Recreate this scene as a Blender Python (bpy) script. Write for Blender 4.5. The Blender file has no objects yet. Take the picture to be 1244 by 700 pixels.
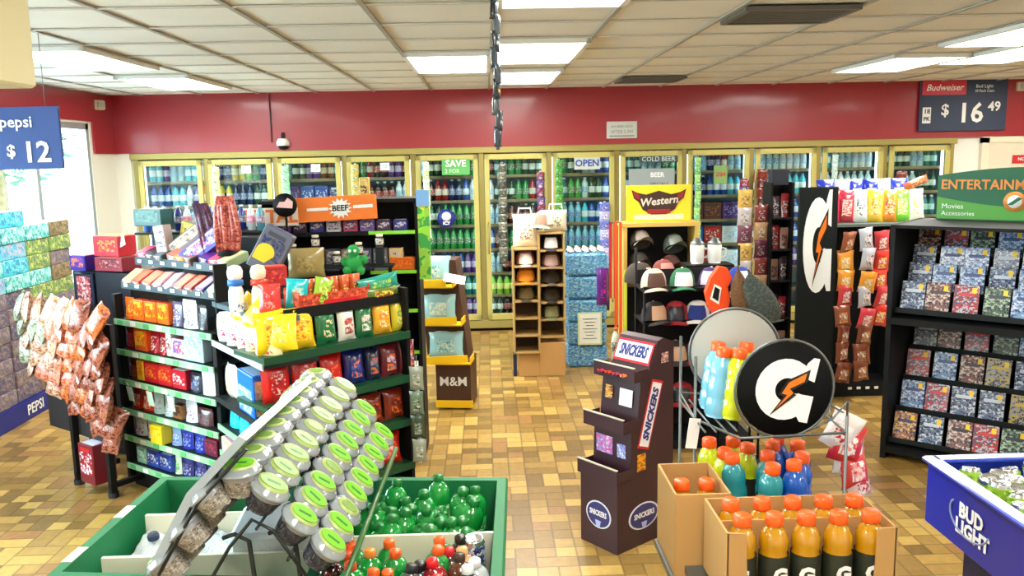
import bpy, bmesh, math, random
from mathutils import Vector, Matrix
random.seed(7)
S = bpy.context.scene
COL = S.collection
R = math.radians
# ------------------------------------------------------------------ materials
def lin(c):
    return tuple((x/12.92 if x <= .04045 else ((x+.055)/1.055)**2.4) for x in c)
_m = {}
def mat(name, rgb, rough=.5, metal=0, spec=.5, emit=0, bump=0, coat=0, trans=0):
    if name in _m: return _m[name]
    m = bpy.data.materials.new(name); m.use_nodes = True
    b = m.node_tree.nodes['Principled BSDF']
    c = lin([v/255 for v in rgb])
    b.inputs['Base Color'].default_value = (*c, 1)
    b.inputs['Roughness'].default_value = rough; b.inputs['Metallic'].default_value = metal
    b.inputs['Specular IOR Level'].default_value = spec
    if coat: b.inputs['Coat Weight'].default_value = coat; b.inputs['Coat Roughness'].default_value = .1
    if trans: b.inputs['Transmission Weight'].default_value = trans
    if emit:
        b.inputs['Emission Color'].default_value = (*c, 1); b.inputs['Emission Strength'].default_value = emit
    if bump:
        n = m.node_tree.nodes.new('ShaderNodeTexNoise'); n.inputs['Scale'].default_value = 60
        bp = m.node_tree.nodes.new('ShaderNodeBump'); bp.inputs['Strength'].default_value = bump
        bp.inputs['Distance'].default_value = .01
        tc = m.node_tree.nodes.new('ShaderNodeTexCoord')
        m.node_tree.links.new(tc.outputs['Object'], n.inputs['Vector'])
        m.node_tree.links.new(n.outputs['Fac'], bp.inputs['Height'])
        m.node_tree.links.new(bp.outputs['Normal'], b.inputs['Normal'])
    _m[name] = m; return m
def col(rgb, rough=.4, coat=0):
    return mat('paint_%02x%02x%02x' % tuple(int(v) for v in rgb), rgb, rough, coat=coat)
def glossy(rgb):
    return mat('gloss_%02x%02x%02x' % tuple(int(v) for v in rgb), rgb, .22, coat=.6)
def printed(c1, c2, c3=None, scale=28, rough=.32):
    """packaging print: irregular patches of the pack's two or three inks"""
    c3 = c3 or c1
    key = 'print_%s_%s_%s_%d' % (c1, c2, c3, scale)
    if key in _m: return _m[key]
    m = bpy.data.materials.new('packaging_print'); m.use_nodes = True
    nt = m.node_tree; b = nt.nodes['Principled BSDF']; b.inputs['Roughness'].default_value = rough
    L = nt.links.new; N = nt.nodes.new
    tc = N('ShaderNodeTexCoord')
    v = N('ShaderNodeTexVoronoi'); v.inputs['Scale'].default_value = scale; v.inputs['Randomness'].default_value = 1
    mp = N('ShaderNodeMapping'); mp.inputs['Scale'].default_value = (1.5, 1.5, 2.2); L(tc.outputs['Object'], mp.inputs['Vector'])
    L(mp.outputs[0], v.inputs['Vector'])
    mp2 = N('ShaderNodeMapping'); mp2.inputs['Scale'].default_value = (3.2, 3.2, 1.6); L(tc.outputs['Object'], mp2.inputs['Vector'])
    tx = N('ShaderNodeTexNoise'); tx.inputs['Scale'].default_value = scale*1.1; tx.inputs['Detail'].default_value = 1; L(mp2.outputs[0], tx.inputs['Vector'])
    tg = N('ShaderNodeMath'); tg.operation = 'GREATER_THAN'; tg.inputs[1].default_value = .56; L(tx.outputs['Fac'], tg.inputs[0])
    sp = N('ShaderNodeSeparateColor'); L(v.outputs['Color'], sp.inputs['Color'])
    g1 = N('ShaderNodeMath'); g1.operation = 'GREATER_THAN'; g1.inputs[1].default_value = .58; L(sp.outputs['Red'], g1.inputs[0])
    g2 = N('ShaderNodeMath'); g2.operation = 'GREATER_THAN'; g2.inputs[1].default_value = .72; L(sp.outputs['Green'], g2.inputs[0])
    def rgbn(c): return (*lin([q/255 for q in c]), 1)
    mx = N('ShaderNodeMix'); mx.data_type = 'RGBA'; mx.inputs[6].default_value = rgbn(c1); mx.inputs[7].default_value = rgbn(c2)
    L(g1.outputs[0], mx.inputs[0])
    mx2 = N('ShaderNodeMix'); mx2.data_type = 'RGBA'; mx2.inputs[7].default_value = rgbn(c3)
    L(mx.outputs[2], mx2.inputs[6]); L(g2.outputs[0], mx2.inputs[0])
    mx3 = N('ShaderNodeMix'); mx3.data_type = 'RGBA'; L(mx2.outputs[2], mx3.inputs[6]); mx3.inputs[7].default_value = rgbn(tuple((p+q)//2 for p, q in zip(c2, c3)))
    L(tg.outputs[0], mx3.inputs[0]); L(mx3.outputs[2], b.inputs['Base Color'])
    _m[key] = m; return m
def glass(name, tint=(1, 1, 1), refl=.5):
    if name in _m: return _m[name]
    m = bpy.data.materials.new(name); m.use_nodes = True; nt = m.node_tree
    for n in list(nt.nodes):
        if n.type == 'BSDF_PRINCIPLED': nt.nodes.remove(n)
    N = nt.nodes.new; L = nt.links.new
    t = N('ShaderNodeBsdfTransparent'); t.inputs[0].default_value = (*tint, 1)
    g = N('ShaderNodeBsdfGlossy'); g.inputs['Roughness'].default_value = .03
    f = N('ShaderNodeFresnel'); f.inputs[0].default_value = 1.4
    mu = N('ShaderNodeMath'); mu.operation = 'MULTIPLY'; mu.inputs[1].default_value = refl; L(f.outputs[0], mu.inputs[0])
    mx = N('ShaderNodeMixShader'); L(mu.outputs[0], mx.inputs[0]); L(t.outputs[0], mx.inputs[1]); L(g.outputs[0], mx.inputs[2])
    L(mx.outputs[0], nt.nodes['Material Output'].inputs['Surface'])
    _m[name] = m; return m
BLACK = mat('black_metal', (13, 14, 16), .6, spec=.25)
DARK = mat('dark_shelf', (22, 28, 29), .6, spec=.3)
WHITE = mat('white_plastic', (238, 238, 234), .4)
CREAM = mat('cream_plastic', (236, 228, 200), .5)
GOLD = mat('anodised_frame', (160, 146, 80), .4, .3)
GOLD2 = mat('door_frame_trim', (190, 178, 102), .4, .2)
GREENM = mat('green_shelf', (12, 70, 42), .4)
RAIL = mat('price_rail', (150, 205, 160), .35)
BINGREEN = mat('green_bin_plastic', (20, 112, 66), .55, spec=.35)
BINBLUE = mat('blue_bin_plastic', (14, 34, 150), .3, coat=.4)
BROWN = mat('brown_card', (62, 36, 38), .45)
CARD = mat('cardboard', (186, 142, 84), .75)
WOOD = mat('plywood', (176, 142, 84), .6)
WOODD = mat('dark_wood', (84, 60, 34), .6)
WIRE = mat('zinc_wire', (112, 118, 118), .4, .7)
ORANGE = mat('orange_cap', (240, 92, 22), .35)
GLASS = glass('door_glass', (.93, .98, .96), .6)
CLEAR = glass('clear_plastic', (.93, .95, .95), 1.0)
# ------------------------------------------------------------------ mesh builder
class MB:
    def __init__(s): s.bm = bmesh.new(); s.m = []
    def mi(s, m):
        if m not in s.m: s.m.append(m)
        return s.m.index(m)
    def _new(s, verts, faces, m, M=None, smooth=False):
        i = s.mi(m)
        vs = [s.bm.verts.new(M @ Vector(v) if M else Vector(v)) for v in verts]
        for f in faces:
            try:
                fc = s.bm.faces.new([vs[k] for k in f]); fc.material_index = i; fc.smooth = smooth
            except ValueError: pass
        return vs
    def box(s, c, d, m, M=None, bev=0):
        x, y, z = c; a, b, h = d[0]/2, d[1]/2, d[2]/2
        if bev <= 0:
            V = [(x+i*a, y+j*b, z+k*h) for k in (-1, 1) for j in (-1, 1) for i in (-1, 1)]
            s._new(V, [(0, 2, 3, 1), (4, 5, 7, 6), (0, 1, 5, 4), (2, 6, 7, 3), (0, 4, 6, 2), (1, 3, 7, 5)], m, M)
        else:
            e = min(bev, a*.9, b*.9)
            ring = [(-a+e, -b), (a-e, -b), (a, -b+e), (a, b-e), (a-e, b), (-a+e, b), (-a, b-e), (-a, -b+e)]
            e2 = min(e, h*.9)
            V = []
            for zz, sc in ((-h, e2), (-h+e2, 0), (h-e2, 0), (h, e2)):
                for px, py in ring:
                    qx = math.copysign(max(abs(px)-sc, 0), px); qy = math.copysign(max(abs(py)-sc, 0), py)
                    V.append((x+qx, y+qy, z+zz))
            F = [tuple(range(7, -1, -1)), tuple(range(24, 32))]
            for r in range(3):
                for k in range(8): F.append((r*8+k, r*8+(k+1) % 8, r*8+8+(k+1) % 8, r*8+8+k))
            s._new(V, F, m, M)
        return s
    def lathe(s, prof, c=(0, 0, 0), n=12, M=None, smooth=True):
        """prof: (r, z, material) ; material of the band ending at that ring"""
        T = Matrix.Translation(c); T = M @ T if M else T
        rings = []
        for r, z, m in prof:
            if r < 1e-5: rings.append([s.bm.verts.new(T @ Vector((0, 0, z)))])
            else: rings.append([s.bm.verts.new(T @ Vector((r*math.cos(2*math.pi*k/n), r*math.sin(2*math.pi*k/n), z))) for k in range(n)])
        for q in range(1, len(prof)):
            a, b = rings[q-1], rings[q]; i = s.mi(prof[q][2])
            for k in range(n):
                k2 = (k+1) % n
                if len(a) == 1 and len(b) == 1: continue
                if len(a) == 1: f = [a[0], b[k2], b[k]][::-1]
                elif len(b) == 1: f = [a[k], a[k2], b[0]]
                else: f = [a[k], a[k2], b[k2], b[k]]
                fc = s.bm.faces.new(f); fc.material_index = i; fc.smooth = smooth
        return s
    def tube(s, pts, r, m, n=6, closed=False, M=None):
        pts = [Vector(p) for p in pts]; rings = []
        N = len(pts)
        for i, p in enumerate(pts):
            a = pts[(i-1) % N] if (i > 0 or closed) else p
            b = pts[(i+1) % N] if (i < N-1 or closed) else p
            d = (b-a).normalized()
            u = d.orthogonal().normalized() if i == 0 else (pu - d*pu.dot(d)).normalized()
            pu = u; w = d.cross(u)
            ring = []
            for k in range(n):
                q = p + (u*math.cos(2*math.pi*k/n) + w*math.sin(2*math.pi*k/n))*r
                ring.append(s.bm.verts.new(M @ q if M else q))
            rings.append(ring)
        i_ = s.mi(m)
        for i in range(N if closed else N-1):
            a, b = rings[i], rings[(i+1) % N]
            for k in range(n):
                f = s.bm.faces.new([a[k], a[(k+1) % n], b[(k+1) % n], b[k]]); f.material_index = i_; f.smooth = True
        if not closed:
            for rg, rv in ((rings[0], 1), (rings[-1], 0)):
                f = s.bm.faces.new(rg[::-1] if rv else rg); f.material_index = i_
        return s
    def prism(s, poly, z0, z1, m, M=None):
        """polygon in XY (counter clockwise) extruded along Z"""
        n = len(poly); V = [(x, y, z0) for x, y in poly]+[(x, y, z1) for x, y in poly]
        F = [tuple(range(n-1, -1, -1)), tuple(range(n, 2*n))]+[(k, (k+1) % n, n+(k+1) % n, n+k) for k in range(n)]
        s._new(V, F, m, M); return s
    def xz(s, poly, y, th, m, M=None):
        """polygon drawn in XZ as seen from -Y (x right, z up), front face at y, thickness th"""
        T = Matrix(((1, 0, 0, 0), (0, 0, -1, 0), (0, 1, 0, 0), (0, 0, 0, 1)))
        T = Matrix.Translation((0, y+th, 0)) @ T
        if M: T = M @ T
        return s.prism(poly, 0, th, m, T)
    def quadgrid(s, P, m, flip=False, smooth=True, pick=None):
        """P rows of points; pick(i,j)->material"""
        vs = [[s.bm.verts.new(Vector(p)) for p in row] for row in P]
        for i in range(len(P)-1):
            for j in range(len(P[0])-1):
                f = [vs[i][j], vs[i][j+1], vs[i+1][j+1], vs[i+1][j]]
                if flip: f.reverse()
                fc = s.bm.faces.new(f); fc.material_index = s.mi(pick(i, j) if pick else m); fc.smooth = smooth
        return s
    def text(s, txt, size, m, M, th=.001, bold=0, shear=0, sx=1, align='CENTER', space=1):
        """lettering lying in XZ facing -Y, transformed by M"""
        cu = bpy.data.curves.new('t', 'FONT'); cu.body = txt; cu.size = size; cu.extrude = th/2; cu.offset = bold
        cu.shear = shear; cu.align_x = align; cu.align_y = 'CENTER'; cu.resolution_u = 2; cu.space_character = space
        ob = bpy.data.objects.new('t', cu); COL.objects.link(ob)
        dg = bpy.context.evaluated_depsgraph_get(); dg.update()
        me = bpy.data.meshes.new_from_object(ob.evaluated_get(dg))
        bpy.data.objects.remove(ob)
        T = M @ Matrix.Translation((0, -th/2, 0)) @ Matrix(((sx, 0, 0, 0), (0, 0, -1, 0), (0, 1, 0, 0), (0, 0, 0, 1)))
        i = s.mi(m); vs = [s.bm.verts.new(T @ v.co) for v in me.vertices]
        for p in me.polygons:
            try:
                f = s.bm.faces.new([vs[k] for k in p.vertices]); f.material_index = i
            except ValueError: pass
        bpy.data.meshes.remove(me); return s
    def data(s, name):
        me = bpy.data.meshes.new(name); bmesh.ops.recalc_face_normals(s.bm, faces=s.bm.faces[:]) if getattr(s, 'recalc', False) else None
        s.bm.to_mesh(me); s.bm.free()
        for m in s.m: me.materials.append(m)
        return me
def ob(name, me, parent=None, M=None, label=None, cat=None, group=None, kind=None):
    o = bpy.data.objects.new(name, me.data(name) if isinstance(me, MB) else me); COL.objects.link(o)
    if parent: o.parent = parent
    if M is not None: o.matrix_local = M
    if label: o['label'] = label
    if cat: o['category'] = cat
    if group: o['group'] = group
    if kind: o['kind'] = kind
    return o
def root(name, label, cat, M=None, group=None):
    o = bpy.data.objects.new(name, None); o.empty_display_size = .05; COL.objects.link(o)
    if M is not None: o.matrix_world = M; o.matrix_local = M
    o['label'] = label; o['category'] = cat
    if group: o['group'] = group
    return o
def copytree(r, M, label, group=None):
    c = r.copy(); COL.objects.link(c); c.matrix_local = M; c['label'] = label
    if group: c['group'] = group
    for ch in r.children:
        d = ch.copy(); COL.objects.link(d); d.parent = c
        for g in ch.children:
            e = g.copy(); COL.objects.link(e); e.parent = d
    return c
def struct(name, mb, M=None, parent=None):
    return ob(name, mb, parent, M, kind=None if parent else 'structure')
def T(x=0, y=0, z=0, rz=0, rx=0, ry=0):
    return Matrix.Translation((x, y, z)) @ Matrix.Rotation(R(rz), 4, 'Z') @ Matrix.Rotation(R(ry), 4, 'Y') @ Matrix.Rotation(R(rx), 4, 'X')
ORD = ['zeroth', 'first', 'second', 'third', 'fourth', 'fifth', 'sixth', 'seventh', 'eighth', 'ninth', 'tenth', 'eleventh', 'twelfth',
       'thirteenth', 'fourteenth', 'fifteenth', 'sixteenth', 'seventeenth', 'eighteenth', 'nineteenth', 'twentieth']
LVL = {1: 'top', 2: 'second', 3: 'third', 4: 'fourth', 5: 'fifth', 6: 'sixth', 7: 'seventh', 8: 'eighth'}
# ------------------------------------------------------------------ product meshes (front faces -Y, base z=0)
_pc = {}
def cached(fn):
    def w(*a):
        k = (fn.__name__,)+a
        if k not in _pc: _pc[k] = fn(*a)
        return _pc[k]
    return w
@cached
def bag(w, h, d, c1, c2, c3, mottle=0):
    """pillow pack with crimped top and bottom seals"""
    mb = MB(); body = printed(c1, c2, tuple(min(255, int(v*1.12)) for v in c1), 34, .22) if mottle else glossy(c1); pr = printed(c2, c3, c1, 40); nx, nz = 8, 10
    rnd = random.Random(hash((w, h, c1)) & 999)
    for side in (-1, 1):
        P = []
        for j in range(nz+1):
            t = j/nz; row = []
            for i in range(nx+1):
                u = i/nx*2-1; v = t*2-1
                bul = max(0, 1-abs(u)**2.4)**.6*max(0, 1-abs(v)**3.2)**.7
                pinch = 1-.07*(1-abs(v)**4)*(abs(u))
                wob = .012*w*math.sin(9*v+3*u+side)
                row.append((u*w/2*pinch+wob*abs(v), side*(d/2*bul+.0012)+.006*math.sin(5*u)*abs(v)**6, t*h))
            P.append(row)
        mb.quadgrid(P, body, flip=(side > 0), pick=lambda i, j: (pr if (side < 0 and 2 <= j <= nx-3 and 2 <= i <= nz-4) else body))
    return mb.data('bag')
@cached
def carton(w, h, d, c1, c2, c3):
    mb = MB(); mb.box((0, 0, h/2), (w, d, h), col(c1, .35), bev=min(.004, w*.1))
    e = .0012
    mb.box((0, -d/2-e/2, h*.52), (w*.8, e, h*.55), printed(c2, c3, c1, 34))
    mb.box((0, -d/2-e, h*.86), (w*.6, e*1.5, h*.1), col(c3))
    mb.box((0, 0, h+e/2), (w*.8, d*.8, e), col(c2))
    return mb.data('carton')
@cached
def bottle(r, h, liq, cap, lab, lab2):
    mb = MB(); L = glossy(liq); C = col(cap, .35); A = printed(lab, lab2, None, 60)
    mb.lathe([(0, 0, L), (r*.8, 0, L), (r, h*.04, L), (r*.97, h*.3, L), (r*1.01, h*.31, A), (r*1.01, h*.58, A), (r*.98, h*.59, L), (r*.95, h*.68, L),
              (r*.62, h*.82, L), (r*.36, h*.9, L), (r*.36, h*.925, L), (r*.46, h*.925, C), (r*.46, h*.995, C), (r*.4, h, C), (0, h, C)], n=10)
    return mb.data('bottle')
@cached
def can(r, h, c1, c2, c3):
    mb = MB(); s = mat('can_metal', (205, 208, 210), .25, .9); A = printed(c1, c2, c3, 50)
    mb.lathe([(0, 0, s), (r*.8, 0, s), (r, h*.06, s), (r, h*.9, A), (r*.84, h*.97, s), (r*.84, h, s), (r*.76, h*.985, s), (0, h*.985, s)], n=12)
    mb.box((0, -r*.2, h), (r*.35, r*.6, .0015), s)
    return mb.data('can')
@cached
def jar(r, h, c1, c2, c3):
    mb = MB(); A = glossy(c1)
    mb.lathe([(0, 0, A), (r*.9, 0, A), (r, h*.06, A), (r, h*.2, A), (r*1.01, h*.21, printed(c2, c1, c2, 60)), (r*1.01, h*.66, printed(c2, c1, c2, 60)), (r, h*.67, A), (r*.8, h*.8, A), (r*.85, h*.81, col(c3)), (r*.85, h*.98, col(c3)), (0, h, col(c3))], n=12)
    return mb.data('jar')
@cached
def pouch(w, h, d, c1, c2, c3):
    """flat-bottomed stand-up pouch / peg bag with a hang hole header"""
    mb = MB(); A = glossy(c1); B = printed(c2, c3, c1, 45)
    n = 8; P = []
    for side in (-1, 1):
        P = []
        for j in range(n+1):
            t = j/n; row = []
            for i in range(7):
                u = i/6*2-1
                row.append((u*w/2*(1-.04*math.sin(t*3)), side*(d/2*(1-t)**.8*(1-abs(u)**3)+.001), t*h))
            P.append(row)
        mb.quadgrid(P, A, flip=(side > 0), pick=lambda i, j: (B if (side < 0 and 1 <= j <= 4 and 1 <= i <= 5) else A))
    mb.box((0, 0, h+.008), (w*.9, .002, .016), A)
    return mb.data('pouch')
@cached
def capmesh(c1, c2, c3):
    """baseball cap: six-panel crown, curved bill, button, front patch"""
    mb = MB(); A = col(c1, .85); B = col(c2, .85); n = 16; r = .09
    rows = []
    for j in range(7):
        a = j/6*math.pi/2; row = []
        for i in range(n+1):
            t = 2*math.pi*i/n
            rr = r*math.cos(a)**.8 if j < 6 else .0005
            row.append((rr*math.cos(t)*.93, rr*math.sin(t)*1.06, .125*math.sin(a)**.9+(.008 if math.sin(t) < 0 else 0)*math.cos(a)))
        rows.append(row)
    mb.quadgrid(rows, A, pick=lambda i, j: (B if (10 <= j <= 13 and i < 3) else A))
    for zo, fl in ((0, False), (-.004, True)):
        rows = []
        for j in range(5):
            row = []
            for i in range(9):
                u = i/8*2-1; t = j/4
                x = u*(.078+.004*t); base = -math.sqrt(max(.0001, .0095*.95-x*x*.9)); y = base-(.075*(1-abs(u)**2.5)*t)
                row.append((x, y, .006-.02*u*u-.012*t+zo))
            rows.append(row)
        mb.quadgrid(rows, col(c3, .8), flip=fl)
    mb.lathe([(.008, .124, B), (.006, .129, B), (0, .131, B)], n=8)
    return mb.data('baseball_cap')
PLACED = 0
def put(name, me, M, label, cat, group=None):
    global PLACED; PLACED += 1
    return ob(name, me, None, M, label=label, cat=cat, group=group)
MAKE = {'bag': bag, 'carton': carton, 'pouch': pouch, 'can': None}
NAMES = {'bag': ('snack_bag', 'snack bag'), 'carton': ('snack_box', 'box'), 'pouch': ('snack_pouch', 'pouch'), 'jar': ('snack_jar', 'jar'), 'bottle': ('drink_bottle', 'bottle')}
def run(F, x0, z, y, items, where, group, gap=.006, tilt=0, name=None, jit=2.5, from_right=False):
    """line up items along local x of the frame matrix F. items: (kind,count,desc,(w,h,d),c1,c2,c3)"""
    x = x0
    for kind, cnt, desc, dim, c1, c2, c3 in items:
        if kind == 'gap': x += cnt; continue
        nm, cat = NAMES[kind]
        for k in range(cnt):
            if kind == 'jar': me = jar(dim[0]/2, dim[1], c1, c2, c3); w = dim[0]
            elif kind == 'bottle': me = bottle(dim[0]/2, dim[1], c1, c3, c2, (240, 240, 240)); w = dim[0]
            else: me = MAKE[kind](dim[0], dim[1], dim[2], c1, c2, c3); w = dim[0]
            lab = desc + (', ' + ORD[k+1] + ' from left' + (',' if where[:2] == 'on' else '') if cnt > 1 else '') + ' ' + where
            M = F @ T(x+w/2, y, z, random.uniform(-jit, jit), tilt)
            put(name or nm, me, M, lab, cat, group)
            x += w+gap
    return x
# ================================================================== THE ROOM
XL, XR, YB, YF, ZC = -3.95, 8.6, 9.4, -1.2, 2.63
def floor_mat():
    m = bpy.data.materials.new('parquet_tile'); m.use_nodes = True; nt = m.node_tree; N = nt.nodes.new; L = nt.links.new
    b = nt.nodes['Principled BSDF']; b.inputs['Roughness'].default_value = .33
    tc = N('ShaderNodeTexCoord'); sp = N('ShaderNodeSeparateXYZ'); L(tc.outputs['Object'], sp.inputs[0])
    def mth(op, a, b_=None, c=None):
        n = N('ShaderNodeMath'); n.operation = op
        for i, q in enumerate((a, b_, c)):
            if q is None: continue
            if isinstance(q, (int, float)): n.inputs[i].default_value = q
            else: L(q, n.inputs[i])
        return n.outputs[0]
    C = .2
    u = mth('DIVIDE', sp.outputs[0], C); v = mth('DIVIDE', sp.outputs[1], C)
    iu = mth('FLOOR', u); iv = mth('FLOOR', v); fu = mth('FRACT', u); fv = mth('FRACT', v)
    par = mth('ABSOLUTE', mth('MODULO', mth('ADD', iu, iv), 2.0))          # 0/1 checker
    # across coordinate inside the cell, swapped by parity
    a = mth('ADD', mth('MULTIPLY', fu, par), mth('MULTIPLY', fv, mth('SUBTRACT', 1.0, par)))
    o = mth('ADD', mth('MULTIPLY', fv, par), mth('MULTIPLY', fu, mth('SUBTRACT', 1.0, par)))
    half = mth('FLOOR', mth('MULTIPLY', a, 2.0)); fa = mth('FRACT', mth('MULTIPLY', a, 2.0))
    # some planks are cut in two
    cb0 = N('ShaderNodeCombineXYZ'); L(iu, cb0.inputs[0]); L(iv, cb0.inputs[1]); L(mth('ADD', half, 7.0), cb0.inputs[2])
    wn0 = N('ShaderNodeTexWhiteNoise'); L(cb0.outputs[0], wn0.inputs['Vector'])
    cut = mth('GREATER_THAN', wn0.outputs['Value'], .55)
    oo = mth('MULTIPLY', o, 2.0); oh = mth('MULTIPLY', mth('FLOOR', oo), cut)
    cb = N('ShaderNodeCombineXYZ'); L(mth('ADD', iu, mth('MULTIPLY', half, .37)), cb.inputs[0]); L(mth('ADD', iv, mth('MULTIPLY', oh, .53)), cb.inputs[1]); L(half, cb.inputs[2])
    wn = N('ShaderNodeTexWhiteNoise'); L(cb.outputs[0], wn.inputs['Vector'])
    rp = N('ShaderNodeValToRGB'); L(wn.outputs['Value'], rp.inputs[0])
    cols = [(0, (124, 96, 48)), (.14, (140, 109, 54)), (.34, (157, 124, 63)), (.58, (169, 136, 71)), (.8, (187, 154, 82)), (.93, (153, 111, 64))]
    rp.color_ramp.interpolation = 'CONSTANT'
    while len(rp.color_ramp.elements) < len(cols): rp.color_ramp.elements.new(.5)
    for e, (p, c) in zip(rp.color_ramp.elements, cols): e.position = p; e.color = (*lin([q/255 for q in c]), 1)
    # joints
    ja = mth('GREATER_THAN', mth('ABSOLUTE', mth('SUBTRACT', fa, .5)), .45)
    jo = mth('GREATER_THAN', mth('ABSOLUTE', mth('SUBTRACT', o, .5)), .477)
    jc = mth('MULTIPLY', cut, mth('LESS_THAN', mth('ABSOLUTE', mth('SUBTRACT', o, .5)), .022))
    j = mth('MAXIMUM', mth('MAXIMUM', ja, jo), jc)
    no = N('ShaderNodeTexNoise'); no.inputs['Scale'].default_value = 26; no.inputs['Detail'].default_value = 4; L(tc.outputs['Object'], no.inputs['Vector'])
    mr = mth('ADD', mth('MULTIPLY', no.outputs['Fac'], .5), .75)
    mg = N('ShaderNodeMix'); mg.data_type = 'RGBA'; mg.blend_type = 'MULTIPLY'; mg.inputs[0].default_value = 1
    L(rp.outputs[0], mg.inputs[6]); cc = N('ShaderNodeCombineColor'); L(mr, cc.inputs[0]); L(mr, cc.inputs[1]); L(mr, cc.inputs[2]); L(cc.outputs[0], mg.inputs[7])
    mx = N('ShaderNodeMix'); mx.data_type = 'RGBA'; L(mth('MULTIPLY', j, .5), mx.inputs[0]); L(mg.outputs[2], mx.inputs[6])
    mx.inputs[7].default_value = (*lin([q/255 for q in (74, 52, 34)]), 1)
    L(mx.outputs[2], b.inputs['Base Color'])
    return m
def ceil_mat():
    m = bpy.data.materials.new('acoustic_tile'); m.use_nodes = True; nt = m.node_tree; N = nt.nodes.new; L = nt.links.new
    b = nt.nodes['Principled BSDF']; b.inputs['Roughness'].default_value = .9
    tc = N('ShaderNodeTexCoord'); no = N('ShaderNodeTexNoise'); no.inputs['Scale'].default_value = 90; L(tc.outputs['Object'], no.inputs[0])
    n2 = N('ShaderNodeTexNoise'); n2.inputs['Scale'].default_value = 1.3; L(tc.outputs['Object'], n2.inputs[0])
    r = N('ShaderNodeValToRGB'); r.color_ramp.elements[0].color = (*lin((.86, .85, .82)), 1); r.color_ramp.elements[1].color = (*lin((.95, .94, .92)), 1)
    mx = N('ShaderNodeMath'); mx.operation = 'MULTIPLY_ADD'; L(no.outputs[0], mx.inputs[0]); mx.inputs[1].default_value = .5; L(n2.outputs[0], mx.inputs[2])
    ad = N('ShaderNodeMath'); ad.operation = 'SUBTRACT'; L(mx.outputs[0], ad.inputs[0]); ad.inputs[1].default_value = .25
    L(ad.outputs[0], r.inputs[0]); L(r.outputs[0], b.inputs['Base Color'])
    return m
fm = MB(); fm.box(((XL+XR)/2, (YB+YF)/2+.6, -.05), (XR-XL+.6, YB-YF+1.8, .1), floor_mat()); struct('floor', fm)
# ceiling with lay-in grid
GX0, GY0, GS = .06, 4.13, .61
LIGHTS = [(.06, 2.91), (.06, 5.35), (.06, 7.18), (-.55, 5.96), (-2.99, 5.35), (-2.99, 7.18), (3.11, 4.74), (3.72, 5.96), (3.11, 6.57),
          (-2.99, 2.3), (3.11, 1.69), (5.55, 4.13), (5.55, 7.18), (.06, .47), (-2.99, -.75), (3.11, -.75), (5.55, 1.08)]
cm = MB(); cm.box(((XL+XR)/2, (YB+YF)/2, ZC+.06), (XR-XL+.4, YB-YF+.4, .1), ceil_mat())
ceiling = struct('ceiling', cm)
GR = mat('ceiling_grid_bar', (166, 162, 154), .5)
g = MB(); k = -7
while GX0+k*GS < XR:
    x = GX0+k*GS
    if x > XL: g.box((x, (YB+YF)/2, ZC+.002), (.026, YB-YF, .008), GR)
    k += 1
k = -9
while GY0+k*GS < YB:
    y = GY0+k*GS
    if y > YF: g.box(((XL+XR)/2, y, ZC+.0026), (XR-XL, .022, .008), mat('ceiling_cross_bar', (206, 202, 194), .5))
    k += 1
struct('trim_1', g)
LM = mat('lit_diffuser', (255, 253, 244), .5, emit=17)
lf = MB(); lf.box((.305, .61, .012), (.60, 1.21, .01), mat('lamp_tray', (225, 225, 220), .5))
for a in (-1, 1):
    lf.box((.305+a*.285, .61, -.004), (.03, 1.21, .026), WHITE); lf.box((.305, .61+a*.59, -.004), (.60, .03, .026), WHITE)
lframe = lf.data('frame')
ld = MB(); ld.box((.305, .61, -.004), (.535, 1.15, .012), LM); ldiff = ld.data('diffuser')
lwhere = ['nearest the camera, above the hanging dark strip', 'second nearest in the middle row above the hanging strip', 'farthest in the middle row, beside the cooler wall',
          'left of the hanging strip, ahead of the open cooler aisle', 'above the window wall, larger and nearer one on the left', 'above the window wall, smaller and farther one on the left',
          'upper one at the right edge of the picture', 'lower one at the right edge beside the price sign', 'right of the dark air vent, before the cooler wall']
for i, (x, y) in enumerate(LIGHTS):
    l = root('ceiling_light', 'recessed white fluorescent ceiling panel ' + (lwhere[i] if i < len(lwhere) else 'behind or beside the view, ' + ORD[i-8] + ' of those'), 'ceiling light', T(x, y, ZC-.012), 'fluorescent panels in the ceiling grid')
    ob('frame', lframe, l); ob('diffuser', ldiff, l)
def vent(x, y, w, d, lab):
    r = root('air_vent', lab, 'vent', T(x, y, ZC-.012)); f = MB(); dm = mat('vent_metal', (96, 92, 84), .5)
    for a in (0, 1): f.box((a*w, d/2, 0), (.03, d, .02), dm); f.box((w/2, a*d, 0), (w, .03, .02), dm)
    f.box((w/2, d/2, .012), (w, d, .004), mat('vent_dark', (40, 38, 36), .8)); ob('frame', f, r)
    s_ = MB(); n = int(d/.05)
    for k in range(1, n): s_.box((w/2, k*d/n, 0), (w-.03, .02, .012), dm)
    ob('louvers', s_, r)
vent(1.31, 4.32, .55, .46, 'dark grey return air vent in the ceiling right of the middle lights')
vent(1.3, 8.1, .58, .5, 'small air vent in the ceiling close to the red wall')
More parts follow.
